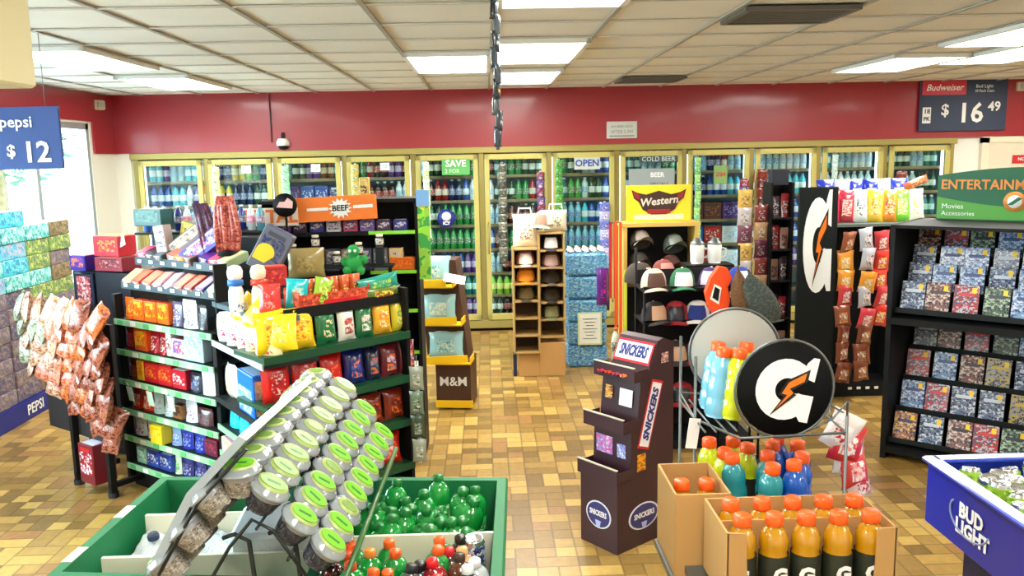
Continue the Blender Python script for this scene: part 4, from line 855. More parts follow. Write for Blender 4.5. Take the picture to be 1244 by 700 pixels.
for ci, (y, top) in enumerate(((5.15, 12), (5.5, 12), (5.85, 12), (6.2, 12), (6.55, 12), (6.9, 11), (7.25, 11))):
    for q in range(top):
        if ci < 5: k = (q+ci) % 3 if q > 6 else 3+(q+ci) % 2
        elif ci < 6: k = [2, 5, 5][(q+ci) % 3] if q > 5 else [4, 6][(q+ci) % 2]
        else: k = [5, 6, 4][(q) % 3]
        put('soda_case', CT[k], T(-3.70+random.uniform(-.008, .008), y, .15+q*.12, random.uniform(-1.5, 1.5)), '%s soda case, %s up, in the %s stack along the window' % (CN[k], ORD[q+1], ORD[ci+1]), 'soda case', 'soda cases by the window')
r = root('display_skirt', 'dark blue floor skirt lettered in white beneath the soda cases', 'display base', T(-3.55, 6.2, 0))
m_ = MB(); m_.box((-.14, 0, .075), (.3, 2.5, .148), mat('pepsi_navy', (16, 34, 120), .4)); ob('base', m_, r)
for y in (-.6, .35, 1.0): t = MB(); t.text('PEPSI', .11, WHITE, T(.013, y, .075, 90), bold=.002); ob('lettering', t, r)
m_ = MB(); m_.box((0, 0, 0), (.002, .12, .06), WHITE); ob('paper_card', m_, None, T(-3.55, 6.02, .75), label='white price card stuck on the soda cases at the picture edge', cat='card')
# ================================================================== MIDDLE
# yellow-lipped tiered tower
r = root('tiered_display', 'brown tiered display tower with yellow trays and pale blue packs', 'display tower', T(-.40, 6.42, 0, -8))
MM = [(0.0, .02), (.02, .02)]
m_ = MB(); bc = mat('display_brown', (70, 42, 30), .5); m_.xz([(-.02, .02), (.25, .02), (.25, .38), (-.02, .38)], 0, .3, bc); m_.xz([(-.1, .38), (.22, .38), (.14, 1.15), (-.14, 1.15)], .1, .25, bc); ob('body', m_, r)
yl = mat('display_yellow', (246, 196, 24), .4)
for i, (z, x, w_) in enumerate(((.40, .09, .34), (.70, .04, .32), (.99, -.02, .32))):
    m_ = MB(); m_.box((x, -.05, z), (w_, .012, .055), yl, M=T(0, 0, 0, 0, 0, -3)); m_.box((x, .05, z-.03), (w_, .2, .01), yl)
    for a in (-1, 1): m_.box((x+a*w_/2, .03, z-.005), (.008, .17, .05), yl)
    ob('tray', m_, r)
m_ = MB(); m_.box((.12, -.006, .045), (.29, .012, .055), yl); m_.text('M&M', .1, WHITE, T(.115, -.003, .22), bold=.0015); ob('front_lettering', m_, r)
for i, (z, x) in enumerate(((.42, .06), (.71, .01), (1.0, -.03))):
    for k in range(3 if i else 2):
        put('snack_bag', bag(.26 if k else .27, .19, .05, (150, 196, 200), [(90, 160, 180), (230, 235, 225), (90, 160, 180)][i], (220, 226, 190)), T(-.40, 6.42, 0, -8) @ T(x, .02+k*.05, z-.01, 0, -10), 'pale blue pack in the %s yellow tray of the brown tower, %s from the front' % (['lowest', 'middle', 'top'][i], ORD[k+1]), 'snack bag', 'pale blue packs in the yellow trays')
put('paper_card', (lambda m: (m.box((0, 0, 0), (.16, .11, .002), WHITE), m.data('card'))[1])(MB()), T(-.25, 6.33, 1.03, 0, 25, 12), 'white card lying on the top yellow tray', 'card')
strip('hanging_strip', 'grey green strip of bags down the left side of the brown tower', T(-.60, 6.3, 1.2), 7, .13, .15, [((170, 180, 170), (120, 130, 110), (220, 220, 210)), ((110, 120, 110), (190, 150, 120), (70, 80, 70)), ((120, 180, 110), (220, 230, 220), (90, 110, 100))], pitch=.15)
# wooden cubby rack with caps
r = root('cubby_rack', 'stepped wooden cubby rack holding caps in front of the coolers', 'rack', T(.2, 7.3, 0))
def cubby(x0, z0, n, h, dy):
    m_ = MB(); W = .215; D = .26
    for k in range(n+1): m_.box((x0+W/2, dy+D/2, z0+k*h), (W, D, .014), WOOD)
    for a in (0, 1): m_.box((x0+a*W, dy+D/2, z0+n*h/2), (.014, D, n*h+.014), WOOD)
    m_.box((x0+W/2, dy+D, z0+n*h/2), (W, .008, n*h), WOODD); return m_
ob('cubby_column', cubby(.02, .22, 6, .152, 0), r); ob('cubby_column', cubby(.245, .35, 6, .152, .03), r)
m_ = MB(); m_.box((.35, .17, .15), (.23, .27, .30), CARD, bev=.004); m_.box((.15, .17, .10), (.20, .26, .20), CARD, bev=.004); ob('base_box', m_, r)
m_ = MB(); m_.box((.02, .1, .1), (.03, .1, .2), mat('post_navy', (20, 30, 70), .5)); ob('foot', m_, r)
capset = [((170, 90, 80), (230, 220, 210), (200, 190, 180), 'white and rust'), ((220, 120, 30), (240, 150, 40), (236, 140, 30), 'orange'), ((70, 60, 40), (120, 100, 60), (60, 50, 36), 'olive brown')]
for k in range(3):
    c = capset[k]; put('baseball_cap', capmesh(c[0], c[1], c[2]), T(.2+.128, 7.3+.13, .22+.152*(5-k)+.012), '%s cap in the left cubby column, %s from the top' % (c[3], ORD[k+1]), 'cap', 'caps in the cubby rack')
capset = [((30, 30, 34), (220, 220, 220), (30, 30, 34), 'black and white'), ((120, 80, 70), (190, 160, 150), (150, 120, 110), 'dusty brown'), ((70, 60, 44), (50, 44, 34), (90, 80, 60), 'dark olive'), ((40, 34, 30), (60, 50, 40), (40, 34, 30), 'near black'), ((60, 70, 40), (150, 150, 110), (110, 110, 70), 'camouflage green')]
for k in range(5):
    c = capset[k]; put('baseball_cap', capmesh(c[0], c[1], c[2]), T(.2+.352, 7.33+.13, .35+.152*(5-k)+.012), '%s cap in the right cubby column, %s from the top' % (c[3], ORD[k+1]), 'cap', 'caps in the cubby rack')
for k, (x, z, c, n_) in enumerate(((.33, 1.145, (236, 230, 206), 'cream'), (.60, 1.275, (216, 210, 190), 'pale grey'))):
    b_ = root('tote_bag', '%s printed cloth bag resting on top of the %s cubby column' % (n_, ['left', 'right'][k]), 'bag', T(x, 7.44, z, 8-10*k), 'cloth bags on the cubby rack')
    m_ = MB(); P = []
    W_, H_ = (.22, .28) if k == 0 else (.2, .18)
    me = bag(W_, H_, .1, c, c, (150, 90, 80) if k == 0 else (110, 110, 90)); ob('body', me, b_)
    m_.tube([(-.06, 0, H_-.01), (-.05, 0, H_+.05), (.05, 0, H_+.05), (.06, 0, H_-.01)], .007, col(c, .8)); ob('handle', m_, b_)
put('cream_hat', capmesh((230, 222, 200), (160, 120, 100), (226, 220, 200)), T(.5, 7.42, 1.33, -30), 'cream cap perched between the two cloth bags', 'cap')
# water cases in front of the seventh door
wc = MB(); wp = printed((90, 156, 196), (150, 200, 220), (50, 110, 180), 40, .25); wc.box((0, 0, .1), (.36, .26, .2), wp, bev=.02)
for i in range(5):
    for j in range(3): wc.lathe([(.03, .19, wp), (.026, .215, CLEAR), (.012, .235, WHITE), (.012, .25, WHITE), (0, .25, WHITE)], c=(-.14+i*.07, -.08+j*.08, 0), n=8)
wcd = wc.data('water_case')
for k in range(5): put('water_case', wcd, T(.89, 7.74, .0+k*.212, random.uniform(-3, 3)), 'shrink-wrapped blue water case, %s from the floor in the stack by the seventh cooler door' % ORD[k+1], 'water case', 'stacked water cases')
t = MB(); gy2 = col((120, 130, 120))
for k in range(7): t.box((0, -.004, .09-k*.03), (.13-.03*(k % 3), .001, .008), gy2)
r = root('paper_notice', 'pale green framed paper notice taped to the water cases', 'sign', T(.91, 7.585, .365)); m_ = MB(); m_.box((0, 0, 0), (.22, .006, .3), col((206, 224, 170))); m_.box((0, -.0035, 0), (.19, .002, .27), col((240, 244, 236))); ob('sheet', m_, r); ob('lettering', t, r)
# sunglasses / hat case
r = root('display_case', 'wood framed black display case with yellow topper sign', 'display case', T(1.38, 6.75, 0))
m_ = MB(); W_ = .57
for a in (-1, 1): m_.box((a*W_/2, .12, .68), (.03, .26, 1.36), mat('light_wood', (212, 176, 90), .5))
m_.box((0, .12, 1.365), (W_+.06, .28, .03), mat('light_wood', (212, 176, 90), .5)); m_.box((0, .12, .88), (W_, .26, .02), WOODD); m_.box((0, .12, .05), (W_, .26, .1), WOODD); ob('frame', m_, r)
m_ = MB(); m_.box((0, .24, .7), (W_, .01, 1.32), BLACK); ob('back', m_, r)
m_ = MB(); m_.box((0, .1, 1.53), (.52, .015, .29), mat('sign_yellow', (250, 212, 40), .45)); m_.box((0, .091, 1.42), (.40, .002, .04), col((250, 240, 190))); ob('topper_sign', m_, r)
t = MB(); rr = col((150, 30, 28)); bk = col((60, 34, 26)); 
t.xz([(-.22, .1), (-.17, .075), (-.1, .06), (0, .09), (.1, .06), (.17, .075), (.22, .1), (.2, .03), (.16, 0), (.13, -.06), (.06, -.1), (-.06, -.1), (-.13, -.06), (-.16, 0), (-.2, .03)][::-1], 0, .003, bk, M=T(0, .086, 1.54))
t.xz([(-.205, .085), (-.15, .055), (-.16, .02), (-.19, .035)][::-1], -.003, .003, rr, M=T(0, .086, 1.54)); t.xz([(.205, .085), (.19, .035), (.16, .02), (.15, .055)][::-1], -.003, .003, rr, M=T(0, .086, 1.54)); t.box((0, .083, 1.465), (.18, .003, .035), rr)
t.text('Western', .085, col((214, 206, 190)), T(0, .0825, 1.545, 0, 0, -5), bold=.002, shear=.2); ob('sign_lettering', t, r)
caps_case = [(-.15, 1.2, (70, 64, 58), (150, 140, 130), 'grey'), (.12, 1.16, (70, 84, 76), (120, 130, 120), 'green camouflage'), (-.16, 1.02, (36, 32, 30), (60, 50, 44), 'black'), (.1, .99, (120, 60, 50), (80, 46, 40), 'rusty')]
for x, z, c, c2, n_ in caps_case:
    put('baseball_cap', capmesh(c, c2, c2), T(1.38+x, 6.8, z, 10, -30), '%s cap hung inside the wood framed display case' % n_, 'cap', 'caps in the display case')
for k, (x, c, n_, l) in enumerate(((-.36, (236, 84, 20), 'bright orange', 1.0), (-.40, (190, 30, 34), 'red', .6), (-.315, (220, 240, 70), 'neon yellow', .55))):
    r = root('lanyard', '%s lanyard hanging at the left side of the display case' % n_, 'lanyard', T(1.38+x, 6.62+.02*k, 0), 'lanyards beside the display case'); z1 = 1.4-.38*(k == 2); m_ = MB()
    for a in (-1, 1): m_.box((a*.018, 0, z1-l/2), (.022, .004, l), col(c, .6))
    ob('strap', m_, r); m_ = MB(); m_.tube([(0, 0, z1-l), (0, 0, z1-l-.03)], .006, WIRE); ob('clip', m_, r)
m_ = MB(); m_.tube([(1.06, 6.75, 1.39), (.95, 6.62, 1.40), (.95, 6.6, 1.42)], .006, WIRE); ob('lanyard_hook', m_, None, label='wire hook holding lanyards at the left of the display case', cat='hook')
put('purple_bag', bag(.1, .3, .05, (90, 30, 120), (214, 40, 160), (40, 40, 110)), T(.92, 6.8, .72), 'magenta and navy bag hanging left of the orange lanyard', 'snack bag')
put('spray_bottle', bottle(.035, .26, (200, 200, 180), (190, 120, 80), (90, 90, 80), (230, 230, 220)), T(.98, 6.5, .33), 'pale spray bottle beside the orange lanyards low down', 'bottle')
m_ = MB(); m_.box((.98, 6.5, .165), (.16, .16, .33), WOODD, bev=.004); ob('plinth', m_, None, label='small dark plinth carrying the pale spray bottle', cat='plinth')
# cap and apparel rack
r = root('cap_rack', 'black wire tiered rack crowded with caps behind the chocolate bar display', 'rack', T(1.35, 5.5, 0))
m_ = MB()
for z in (.3, .58, .84, 1.05):
    m_.box((0, .05, z), (.72, .34, .012), BLACK); m_.tube([(-.36, -.12, z+.03), (.36, -.12, z+.03)], .004, BLACK)
m_.box((0, .05, .03), (.74, .36, .06), BLACK); ob('shelf_frame', m_, r)
for a in (-1, 1):
    for b in (-1, 1): m_ = MB(); m_.tube([(a*.35, .05+b*.16, 0), (a*.35, .05+b*.16, 1.3 if b > 0 else 1.08)], .009, BLACK); ob('post', m_, r)
m_ = MB(); m_.box((0, .22, .6), (.70, .01, 1.1), mat('rack_cloth', (30, 24, 26), .9)); ob('back_panel', m_, r)
PAL = [((36, 60, 150), (236, 236, 236), (30, 40, 90), 'royal blue and white'), ((150, 24, 34), (30, 30, 40), (150, 24, 34), 'dark red'), ((236, 234, 228), (30, 50, 120), (236, 234, 228), 'white and navy'), ((40, 34, 36), (190, 150, 120), (40, 34, 36), 'charcoal'), ((60, 40, 96), (210, 200, 220), (40, 30, 70), 'purple'), ((210, 190, 170), (90, 60, 50), (200, 180, 160), 'beige'), ((40, 110, 70), (240, 240, 240), (40, 120, 80), 'green and white')]
tiers = [(1.065, 5.45, ['beige', 'green and white', 'purple', 'royal blue and white']), (.855, 5.42, ['charcoal', 'dark red', 'white and navy', 'royal blue and white', 'purple']), (.595, 5.42, ['dark red', 'charcoal', 'dark red', 'white and navy', 'charcoal']), (.315, 5.42, ['charcoal', 'dark red', 'charcoal', 'white and navy'])]
D_ = {p[3]: p for p in PAL}
for ti, (z, y, ns) in enumerate(tiers):
    for k, n_ in enumerate(ns):
        p = D_[n_]; put('baseball_cap', capmesh(p[0], p[1], p[2]), T(1.35-.28+k*(.56/(len(ns)-1)), y, z, random.uniform(-25, 25), random.uniform(-10, 4)), '%s cap, %s tier of the black rack, %s from left' % (n_, LVL[ti+1], ORD[k+1]), 'cap', 'caps on the black rack')
def hangcap(x, y, z, c, rz, rx, ry, lab, s=1.0): put('baseball_cap', capmesh(*c), T(x, y, z, rz, rx, ry) @ Matrix.Scale(s, 4), lab, 'cap')
hangcap(1.10, 6.15, 1.0, ((60, 50, 44), (220, 210, 196), (226, 212, 196)), 70, 0, 0, 'brown cap with cream bill turned left, below the display case', 1.15)
hangcap(1.27, 6.1, 1.04, ((130, 60, 54), (210, 140, 130), (170, 90, 84)), 20, -10, 0, 'dusty red cap right of the cream billed one')
def hat_stand(x, y, h, lab):
    m_ = MB(); m_.tube([(x, y, 0), (x, y, h)], .008, BLACK); m_.lathe([(0, 0, BLACK), (.09, 0, BLACK), (.09, .015, BLACK), (0, .02, BLACK)], n=14, c=(x, y, 0)); ob('hat_stand', m_, None, label=lab, cat='stand')
hat_stand(1.10, 6.14, 1.02, 'slim black pole carrying the brown cap with cream bill'); hat_stand(1.27, 6.1, 1.05, 'slim black pole carrying the dusty red cap')
# shop t-shirts / white cups with lids
for k in range(2):
    r = root('travel_mug', 'white insulated mug with metal lid, %s of the pair behind the orange cap' % ['left', 'right'][k], 'mug', T(1.50+k*.125, 6.05, 1.14), 'pair of white mugs'); m_ = MB(); m_.lathe([(0, 0, WHITE), (.042, 0, WHITE), (.048, .02, WHITE), (.05, .13, WHITE), (.046, .135, WHITE)], n=18); ob('body', m_, r)
    m_ = MB(); m_.lathe([(.05, .135, WIRE), (.05, .15, WIRE), (.03, .16, WIRE), (.02, .18, WIRE), (0, .185, WIRE)], n=16); ob('lid', m_, r)
    m_ = MB(); m_.tube([(.048, 0, .11), (.08, 0, .1), (.08, 0, .05), (.048, 0, .04)], .007, WHITE); ob('handle', m_, r)
r = root('side_table', 'dark narrow stand under the pair of white mugs', 'stand', T(1.57, 6.05, 0)); m_ = MB(); m_.box((0, 0, 1.128), (.34, .2, .02), BLACK); ob('top', m_, r); 
for a in (-1, 1):
    m_ = MB(); m_.box((a*.14, 0, .56), (.03, .03, 1.12), BLACK); ob('leg', m_, r)
# big peaked flag-like caps above the gatorade rack
ocm = capmesh((244, 78, 16), (30, 34, 60), (28, 30, 50))
r = root('knit_cap', 'bright orange hanging cap with navy and white flash, behind the round signs', 'cap', T(1.44, 5.2, 1.07)); m_ = MB(); om = mat('cap_orange', (246, 76, 14), .7)
m_.xz([(-.03, -.17), (.03, -.15), (.05, -.05), (.035, .03), (.06, .09), (.03, .15), (-.02, .16), (-.07, .09), (-.1, 0), (-.08, -.09)], -.03, .06, om); ob('crown', m_, r)
m_ = MB(); m_.xz([(-.075, -.04), (-.02, -.075), (-.005, .03), (-.05, .055)], -.034, .006, WHITE); m_.xz([(-.062, -.03), (-.026, -.055), (-.016, .02), (-.046, .038)], -.037, .006, BLACK); ob('badge', m_, r)
m_ = MB(); m_.xz([(.03, -.14), (.14, -.1), (.13, -.085), (.055, -.02), (.05, -.05)], -.02, .03, mat('flash_navy', (30, 32, 54), .7)); m_.xz([(.05, -.03), (.13, -.088), (.12, -.07), (.06, .0)], -.024, .03, WHITE); ob('bill', m_, r)
def folded_cap(x, y, z, w, h, c, c2, lab, shear):
    r = root('knit_cap', lab, 'cap', T(x, y, z)); m_ = MB(); mm = printed(c, c2, c, 60, .95); nx, nz = 8, 12
    for side in (-1, 1):
        P = []
        for j in range(nz+1):
            t = j/nz; wd = w/2*(1-.75*abs(2*t-.75)**2.2 if t > .375 else 1-.35*(1-t/.375)**2); row = []
            for i in range(nx+1):
                u = i/nx*2-1; row.append((u*max(wd, .006)+shear*(t-.5), side*(.05*max(0, 1-u*u)**.5*max(.1, math.sin(math.pi*min(1, t+.08)))+.001), t*h))
            P.append(row)
        m_.quadgrid(P, mm, flip=side > 0)
    ob('crown', m_, r); m_ = MB(); m_.tube([(-w*.36-shear*.5, -.04, .012), (-shear*.5, -.055, .004), (w*.36-shear*.5, -.04, .012)], .006, mm); ob('hem', m_, r)
folded_cap(1.535, 5.12, .93, .12, .31, (112, 78, 48), (90, 62, 40), 'brown folded cloth cap right of the orange cap', -.03)
folded_cap(1.64, 5.08, .90, .20, .32, (56, 64, 60), (84, 90, 84), 'dark grey green folded cap right of the brown one', -.14)
hat_stand(1.44, 5.2, .93, 'slim black pole carrying the orange cap'); hat_stand(1.535, 5.12, 1.1, 'slim black pole carrying the brown folded cap'); hat_stand(1.66, 5.09, 1.05, 'slim black pole carrying the grey green folded cap')
# ------------------------------------------------------------------ chocolate bar display
r = root('chocolate_display', 'brown cardboard chocolate bar display with three open trays standing in the aisle', 'display tower', T(.44, 4.09, 0, -52))
Ws, Ds = .25, .41
BR = mat('display_choc', (58, 32, 40), .42)
prof = [(.0, 0), (.0, .36), (.09, .37), (.10, .60), (.14, .61), (.165, .84), (.21, .85), (.29, 1.02), (.33, 1.03), (.41, 1.0), (.41, 0)]
m_ = MB(); Mx = Matrix(((0, 0, 1, 0), (1, 0, 0, 0), (0, 1, 0, 0), (0, 0, 0, 1)))
m_.prism([(y, z) for y, z in prof], 0, Ws, BR, M=Mx); m_.recalc = True; ob('body', m_, r)
for i, (z, y, d) in enumerate(((.36, -.01, .11), (.60, .035, .11), (.84, .11, .10))):
    m_ = MB(); m_.box((Ws/2, y, z+.035), (Ws+.02, .005, .07), BR); m_.box((Ws/2, y+d/2, z+.004), (Ws+.02, d, .005), BR)
    for a in (0, 1): m_.box((a*(Ws+.016)-.008, y+d/2, z+.03), (.004, d, .055), BR)
    m_.box((Ws/2, y, z+.073), (Ws+.02, .012, .005), mat('card_edge', (190, 180, 160), .6)); ob('tray', m_, r)
WR = col((240, 238, 240)); NB = col((30, 40, 120)); RR = col((200, 26, 44))
def slogo(M, w, h, name, par):
    m_ = MB(); m_.box((0, .001, 0), (w*1.08, .002, h*1.28), RR, M=M); m_.box((0, -.0005, 0), (w, .003, h), WR, M=M); m_.text('SNICKERS', h*.86, NB, M @ T(0, -.0025, 0), bold=.004*h/.1, sx=w/(h*.86*4.9)*.9, shear=.2); ob(name, m_, par)
slogo(T(Ws/2, .252, .955, 0, -25), .22, .09, 'header_label', r)
slogo(T(Ws+.002, .235, .66, 90, 0, -72), .32, .066, 'side_label', r)
def oval(M, rx, rz, par):
    m_ = MB(); c = lambda s: [(rx*s*math.cos(k/24*2*math.pi), rz*s*math.sin(k/24*2*math.pi)) for k in range(24)]
    m_.xz(c(1), .0, .002, col((220, 220, 232)), M=M); m_.xz(c(.9), -.001, .003, col((50, 50, 110)), M=M); m_.text('SNICKERS', rz*.55, WR, M @ T(0, -.0025, rz*.1), sx=rx*1.5/(rz*.55*4.9), bold=.001); m_.xz([(-.02, -.03), (.02, -.03), (.012, -.06), (-.012, -.06)], -.0035, .002, col((170, 180, 230)), M=M); ob('oval_label', m_, par)
oval(T(Ws*.5, -.002, .17), .085, .07, r); oval(T(Ws+.002, .19, .15, 90), .11, .068, r)
def stick(M, w, h, m1, name='sticker'): m_ = MB(); m_.box((0, 0, 0), (w, .002, h), m1, M=M); ob(name, m_, r)
stick(T(.055, .149, .755, 0, -6), .05, .065, printed((240, 170, 60), (120, 60, 30), (250, 210, 140), 60)); stick(T(.17, .147, .745, 0, -6), .085, .085, WR)
stick(T(.075, .094, .50), .11, .09, printed((150, 130, 210), (230, 90, 170), (220, 220, 240), 40)); stick(T(.19, .093, .49), .055, .07, printed((150, 160, 230), (230, 230, 250), (90, 90, 180), 60))
stick(T(Ws+.002, .17, .43, 90), .06, .085, printed((240, 160, 30), (140, 80, 20), (240, 160, 30), 60)); stick(T(Ws+.002, .34, .93, 90), .05, .05, printed((210, 150, 130), (240, 220, 210), (120, 60, 60), 60))
for k in range(4): put('candy_bar', bag(.035, .12, .02, [(190, 40, 70), (220, 70, 40), (170, 60, 90), (230, 120, 70)][k], (240, 200, 200), (90, 20, 40)), T(.44, 4.09, 0, -52) @ T(.05+k*.05, .20, .848, 0, 78), '%s candy bar lying in the top tray of the brown display' % ['crimson', 'orange red', 'plum', 'salmon'][k], 'candy bar', 'candy bars in the top tray')
# ------------------------------------------------------------------ sports drink corner
def gbottle(liq, name='sports_drink_bottle'):
    return liq
GL = {}
def gparts(liq, dark=True):
    if liq in GL: return GL[liq]
    L = mat('drink_%02x%02x%02x' % liq, liq, .12, spec=.6, coat=.8); b = MB()
    b.lathe([(0, 0, L), (.028, 0, L), (.035, .012, L), (.0355, .05, L), (.033, .058, L), (.0355, .066, L), (.0355, .105, L), (.0325, .115, L), (.0355, .128, L), (.034, .15, L), (.025, .17, L), (.0185, .178, L), (.0185, .188, L)], n=18)
    lb = MB(); k = mat('drink_label', (40, 44, 34), .4); lb.lathe([(.0362, .018, k), (.0366, .03, k), (.0366, .10, k), (.0362, .108, k)], n=18)
    lb.text('G', .05, WHITE, T(0, -.0372, .06), bold=.003); 
    cp = MB(); cp.lathe([(.0215, .180, ORANGE), (.0225, .183, ORANGE), (.0215, .205, ORANGE), (.018, .208, ORANGE), (0, .208, ORANGE)], n=18)
    GL[liq] = (b.data('bottle_body'), lb.data('label'), cp.data('cap')); return GL[liq]
def gat(x, y, z, liq, lab, group, rz=0, tag=True, rx=0, ry=0):
    r = root('sports_drink_bottle', lab, 'bottle', T(x, y, z, rz) @ T(rx=rx, ry=ry), group); a, b, c = gparts(liq)
    ob('bottle_body', a, r); ob('cap', c, r)
    if tag: ob('label', b, r)
    return r
GY, GLM, GB, GT = (190, 134, 10), (206, 220, 30), (20, 90, 190), (40, 150, 160)
# front carton
def traybox(name, lab, x0, x1, y0, y1, z0, z1, cut):
    r = root(name, lab, 'carton', T((x0+x1)/2, (y0+y1)/2, z0)); W, D, Hh = x1-x0, y1-y0, z1-z0; th = .006
    m_ = MB(); m_.box((0, 0, .003), (W, D, .006), CARD); m_.box((0, D/2, Hh/2), (W, th, Hh), CARD)
    for a in (-1, 1): m_.box((a*W/2, 0, Hh/2), (th, D, Hh), CARD)
    ob('box', m_, r); m_ = MB()
    if cut:
        fx = W/2
        m_.xz([(-fx, 0), (fx, 0), (fx, Hh), (fx-.045, Hh), (fx-.05, .045), (-fx+.05, .045), (-fx+.045, Hh*.98), (-fx, Hh)], -D/2, th, CARD)
        # divider wall behind the first row
        m_.box((0, -D/2+.095, Hh*.47), (W-.01, .004, Hh*.94), CARD)
    else: m_.box((0, -D/2, Hh/2), (W, th, Hh), CARD)
    ob('front_panel', m_, r)
    return r
traybox('shipping_carton', 'open cardboard carton of amber sports drinks in the foreground', .556, .965, 1.91, 2.12, .84, 1.03, True)
for q in range(2):
    for k in range(5):
        gat(.605+k*.0795+(.0 if q else 0), 1.96+q*.095, .847, GY, 'amber sports drink with orange cap, %s from left in the %s row of the carton' % (ORD[k+1], ['front', 'back'][q]), 'amber drinks in the front carton', random.uniform(-30, 30))
r = traybox('shipping_carton', 'smaller cardboard carton left of the amber drinks, mostly behind', .485, .63, 2.15, 2.38, .80, 1.03, False)
m_ = MB(); cc_ = [(.014*math.cos(k/12*6.283), .014*math.sin(k/12*6.283)) for k in range(12)]; ik = mat('card_ink', (110, 80, 44), .7); m_.xz(cc_, 0, .001, ik, M=T(.0, -.116, .15)); m_.xz(cc_, 0, .001, ik, M=T(.0, -.116, .09)); ob('printed_marks', m_, r)
for k in range(2): gat(.525+k*.07, 2.26, .82, GY, '%s orange capped bottle peeking out of the smaller carton' % ['left', 'right'][k], 'bottles in the smaller carton')
r = root('wire_drink_rack', 'silver wire rack with round sports drink signs behind the cartons', 'rack', T(0, 0, 0))
PX = [(.60, 2.42), (.68, 2.24), (.985, 2.26), (1.0, 2.62), (.62, 2.7)]
for i, (x, y) in enumerate(PX):
    m_ = MB(); m_.tube([(x, y, 0), (x, y, [1.34, .95, 1.2, 1.2, 1.34][i])], .0045, WIRE); ob('post', m_, r)
m_ = MB()
for z in (.85, 1.15): m_.tube([(x, y, z) for x, y in PX], .004, WIRE, closed=True)
for k in range(9): m_.tube([(.6+k*.047, 2.2, .85), (.6+k*.047, 2.66, .85)], .003, WIRE)
for k in range(5): m_.tube([(.6+k*.03, 2.3, 1.15), (.6+k*.03, 2.62, 1.15)], .003, WIRE)
m_.tube([(.60, 2.42, .95), (.68, 2.24, .95), (.985, 2.26, .95)], .0025, WIRE); ob('basket', m_, r)
m_ = MB(); m_.box((.76, 2.02, .82), (.5, .30, .02), WIRE); m_.box((.555, 2.265, .785), (.16, .24, .02), WIRE)
for x, y in ((.55, 1.9), (.97, 1.9), (.55, 2.15), (.97, 2.15)): m_.box((x, y, .405), (.02, .02, .81), WIRE)
ob('front_shelf', m_, r)
pal = [(GLM, 'lime'), (GLM, 'lime'), (GB, 'blue'), (GB, 'blue'), (GT, 'teal'), (GT, 'teal'), (GLM, 'lime'), (GB, 'blue'), (GB, 'blue'), (GT, 'teal'), (GB, 'blue'), (GLM, 'lime')]
spots = [(.665, 2.50), (.755, 2.52), (.885, 2.52), (.845, 2.44), (.715, 2.36), (.80, 2.36), (.745, 2.44), (.93, 2.44), (.88, 2.36), (.775, 2.29), (.86, 2.28), (.69, 2.43)]
for k, ((x, y), (c, n_)) in enumerate(zip(spots, pal)):
    dz = [.02, .02, .02, .01, -.01, 0, .01, .0, -.01, -.02, -.01, .01][k]
    gat(x, y, .856, c, '%s sports drink with orange cap in the wire basket, spot %s from the back' % (n_, ORD[k+1]), 'drinks in the wire basket', k*37, k % 3 == 0, 4*math.sin(k*3), 6*math.sin(k*5))
for k, (x, y, c, n_) in enumerate(((.70, 2.40, GLM, 'front lime'), (.745, 2.48, GLM, 'rear lime'), (.66, 2.42, (120, 190, 220), 'pale blue'), (.665, 2.50, (120, 190, 220), 'hindmost pale blue'))):
    gat(x, y, 1.156, c, '%s sports drink on the upper wire shelf beside the black disc' % n_, 'drinks on the upper wire shelf', 0, False, -4, 8)
def G_logo(M, s, par):
    """bold letter G with an orange lightning bolt"""
    m_ = MB(); Wt = mat('logo_white', (238, 240, 238), .4)
    a0, a1 = R(48), R(352); n = 22; out = [(.5*math.cos(a0+(a1-a0)*k/n), .52*math.sin(a0+(a1-a0)*k/n)) for k in range(n+1)]
    inn = [(.20*math.cos(a0+(a1-a0)*k/n)+.03, .20*math.sin(a0+(a1-a0)*k/n)) for k in range(n+1)]
    for k in range(n): m_.xz([(s*p[0], s*p[1]) for p in (out[k], out[k+1], inn[k+1], inn[k])], 0, .0015, Wt, M=M)
    m_.xz([(s*a, s*b) for a, b in ((.12, -.04), (.5, -.04), (.5, -.5), (.36, -.5), (.2, -.3), (.12, -.2))][::-1], -.0003, .0017, Wt, M=M)
    m_.xz([(s*a, s*b) for a, b in ((.28, .5), (.36, .6), (.46, .6), (.46, .2), (.2, .26))][::-1], -.0003, .0017, Wt, M=M); ob('letter_g', m_, par)
    m_ = MB(); m_.xz([(s*a, s*b) for a, b in ((.34, .40), (.0, .16), (-.1, -.1), (.0, -.12), (-.16, -.46), (.2, -.06), (.11, .0), (.34, .2))][::-1], -.003, .002, mat('bolt_edge', (20, 20, 20), .4), M=M)
    m_.xz([(s*a, s*b) for a, b in ((.29, .33), (.03, .13), (-.05, -.07), (.05, -.08), (-.09, -.34), (.14, -.03), (.06, .03), (.28, .19))][::-1], -.0045, .002, mat('bolt_orange', (244, 120, 24), .4), M=M); ob('lightning_bolt', m_, par)
def disc(name, lab, x, y, z, r_, rz, face, logo):
    r = root(name, lab, 'sign', T(x, y, z, rz)); m_ = MB(); m_.lathe([(0, -.004, face), (r_, -.004, face), (r_, .004, face), (0, .004, face)], n=44, M=T(0, 0, 0, 0, 90)); ob('panel', m_, r)
    m_ = MB(); m_.tube([((r_+.006)*math.cos(k/36*2*math.pi), 0, (r_+.006)*math.sin(k/36*2*math.pi)) for k in range(36)], .004, WIRE, closed=True); ob('wire_rim', m_, r)
    if logo: G_logo(T(0, -.006, 0, 0, 0, 12), r_*1.25, r)
    return r
disc('round_sign', 'black round sign with white letter G and orange bolt', .814, 2.28, 1.275, .134, 2, mat('disc_black', (8, 9, 9), .7, spec=.15), True)
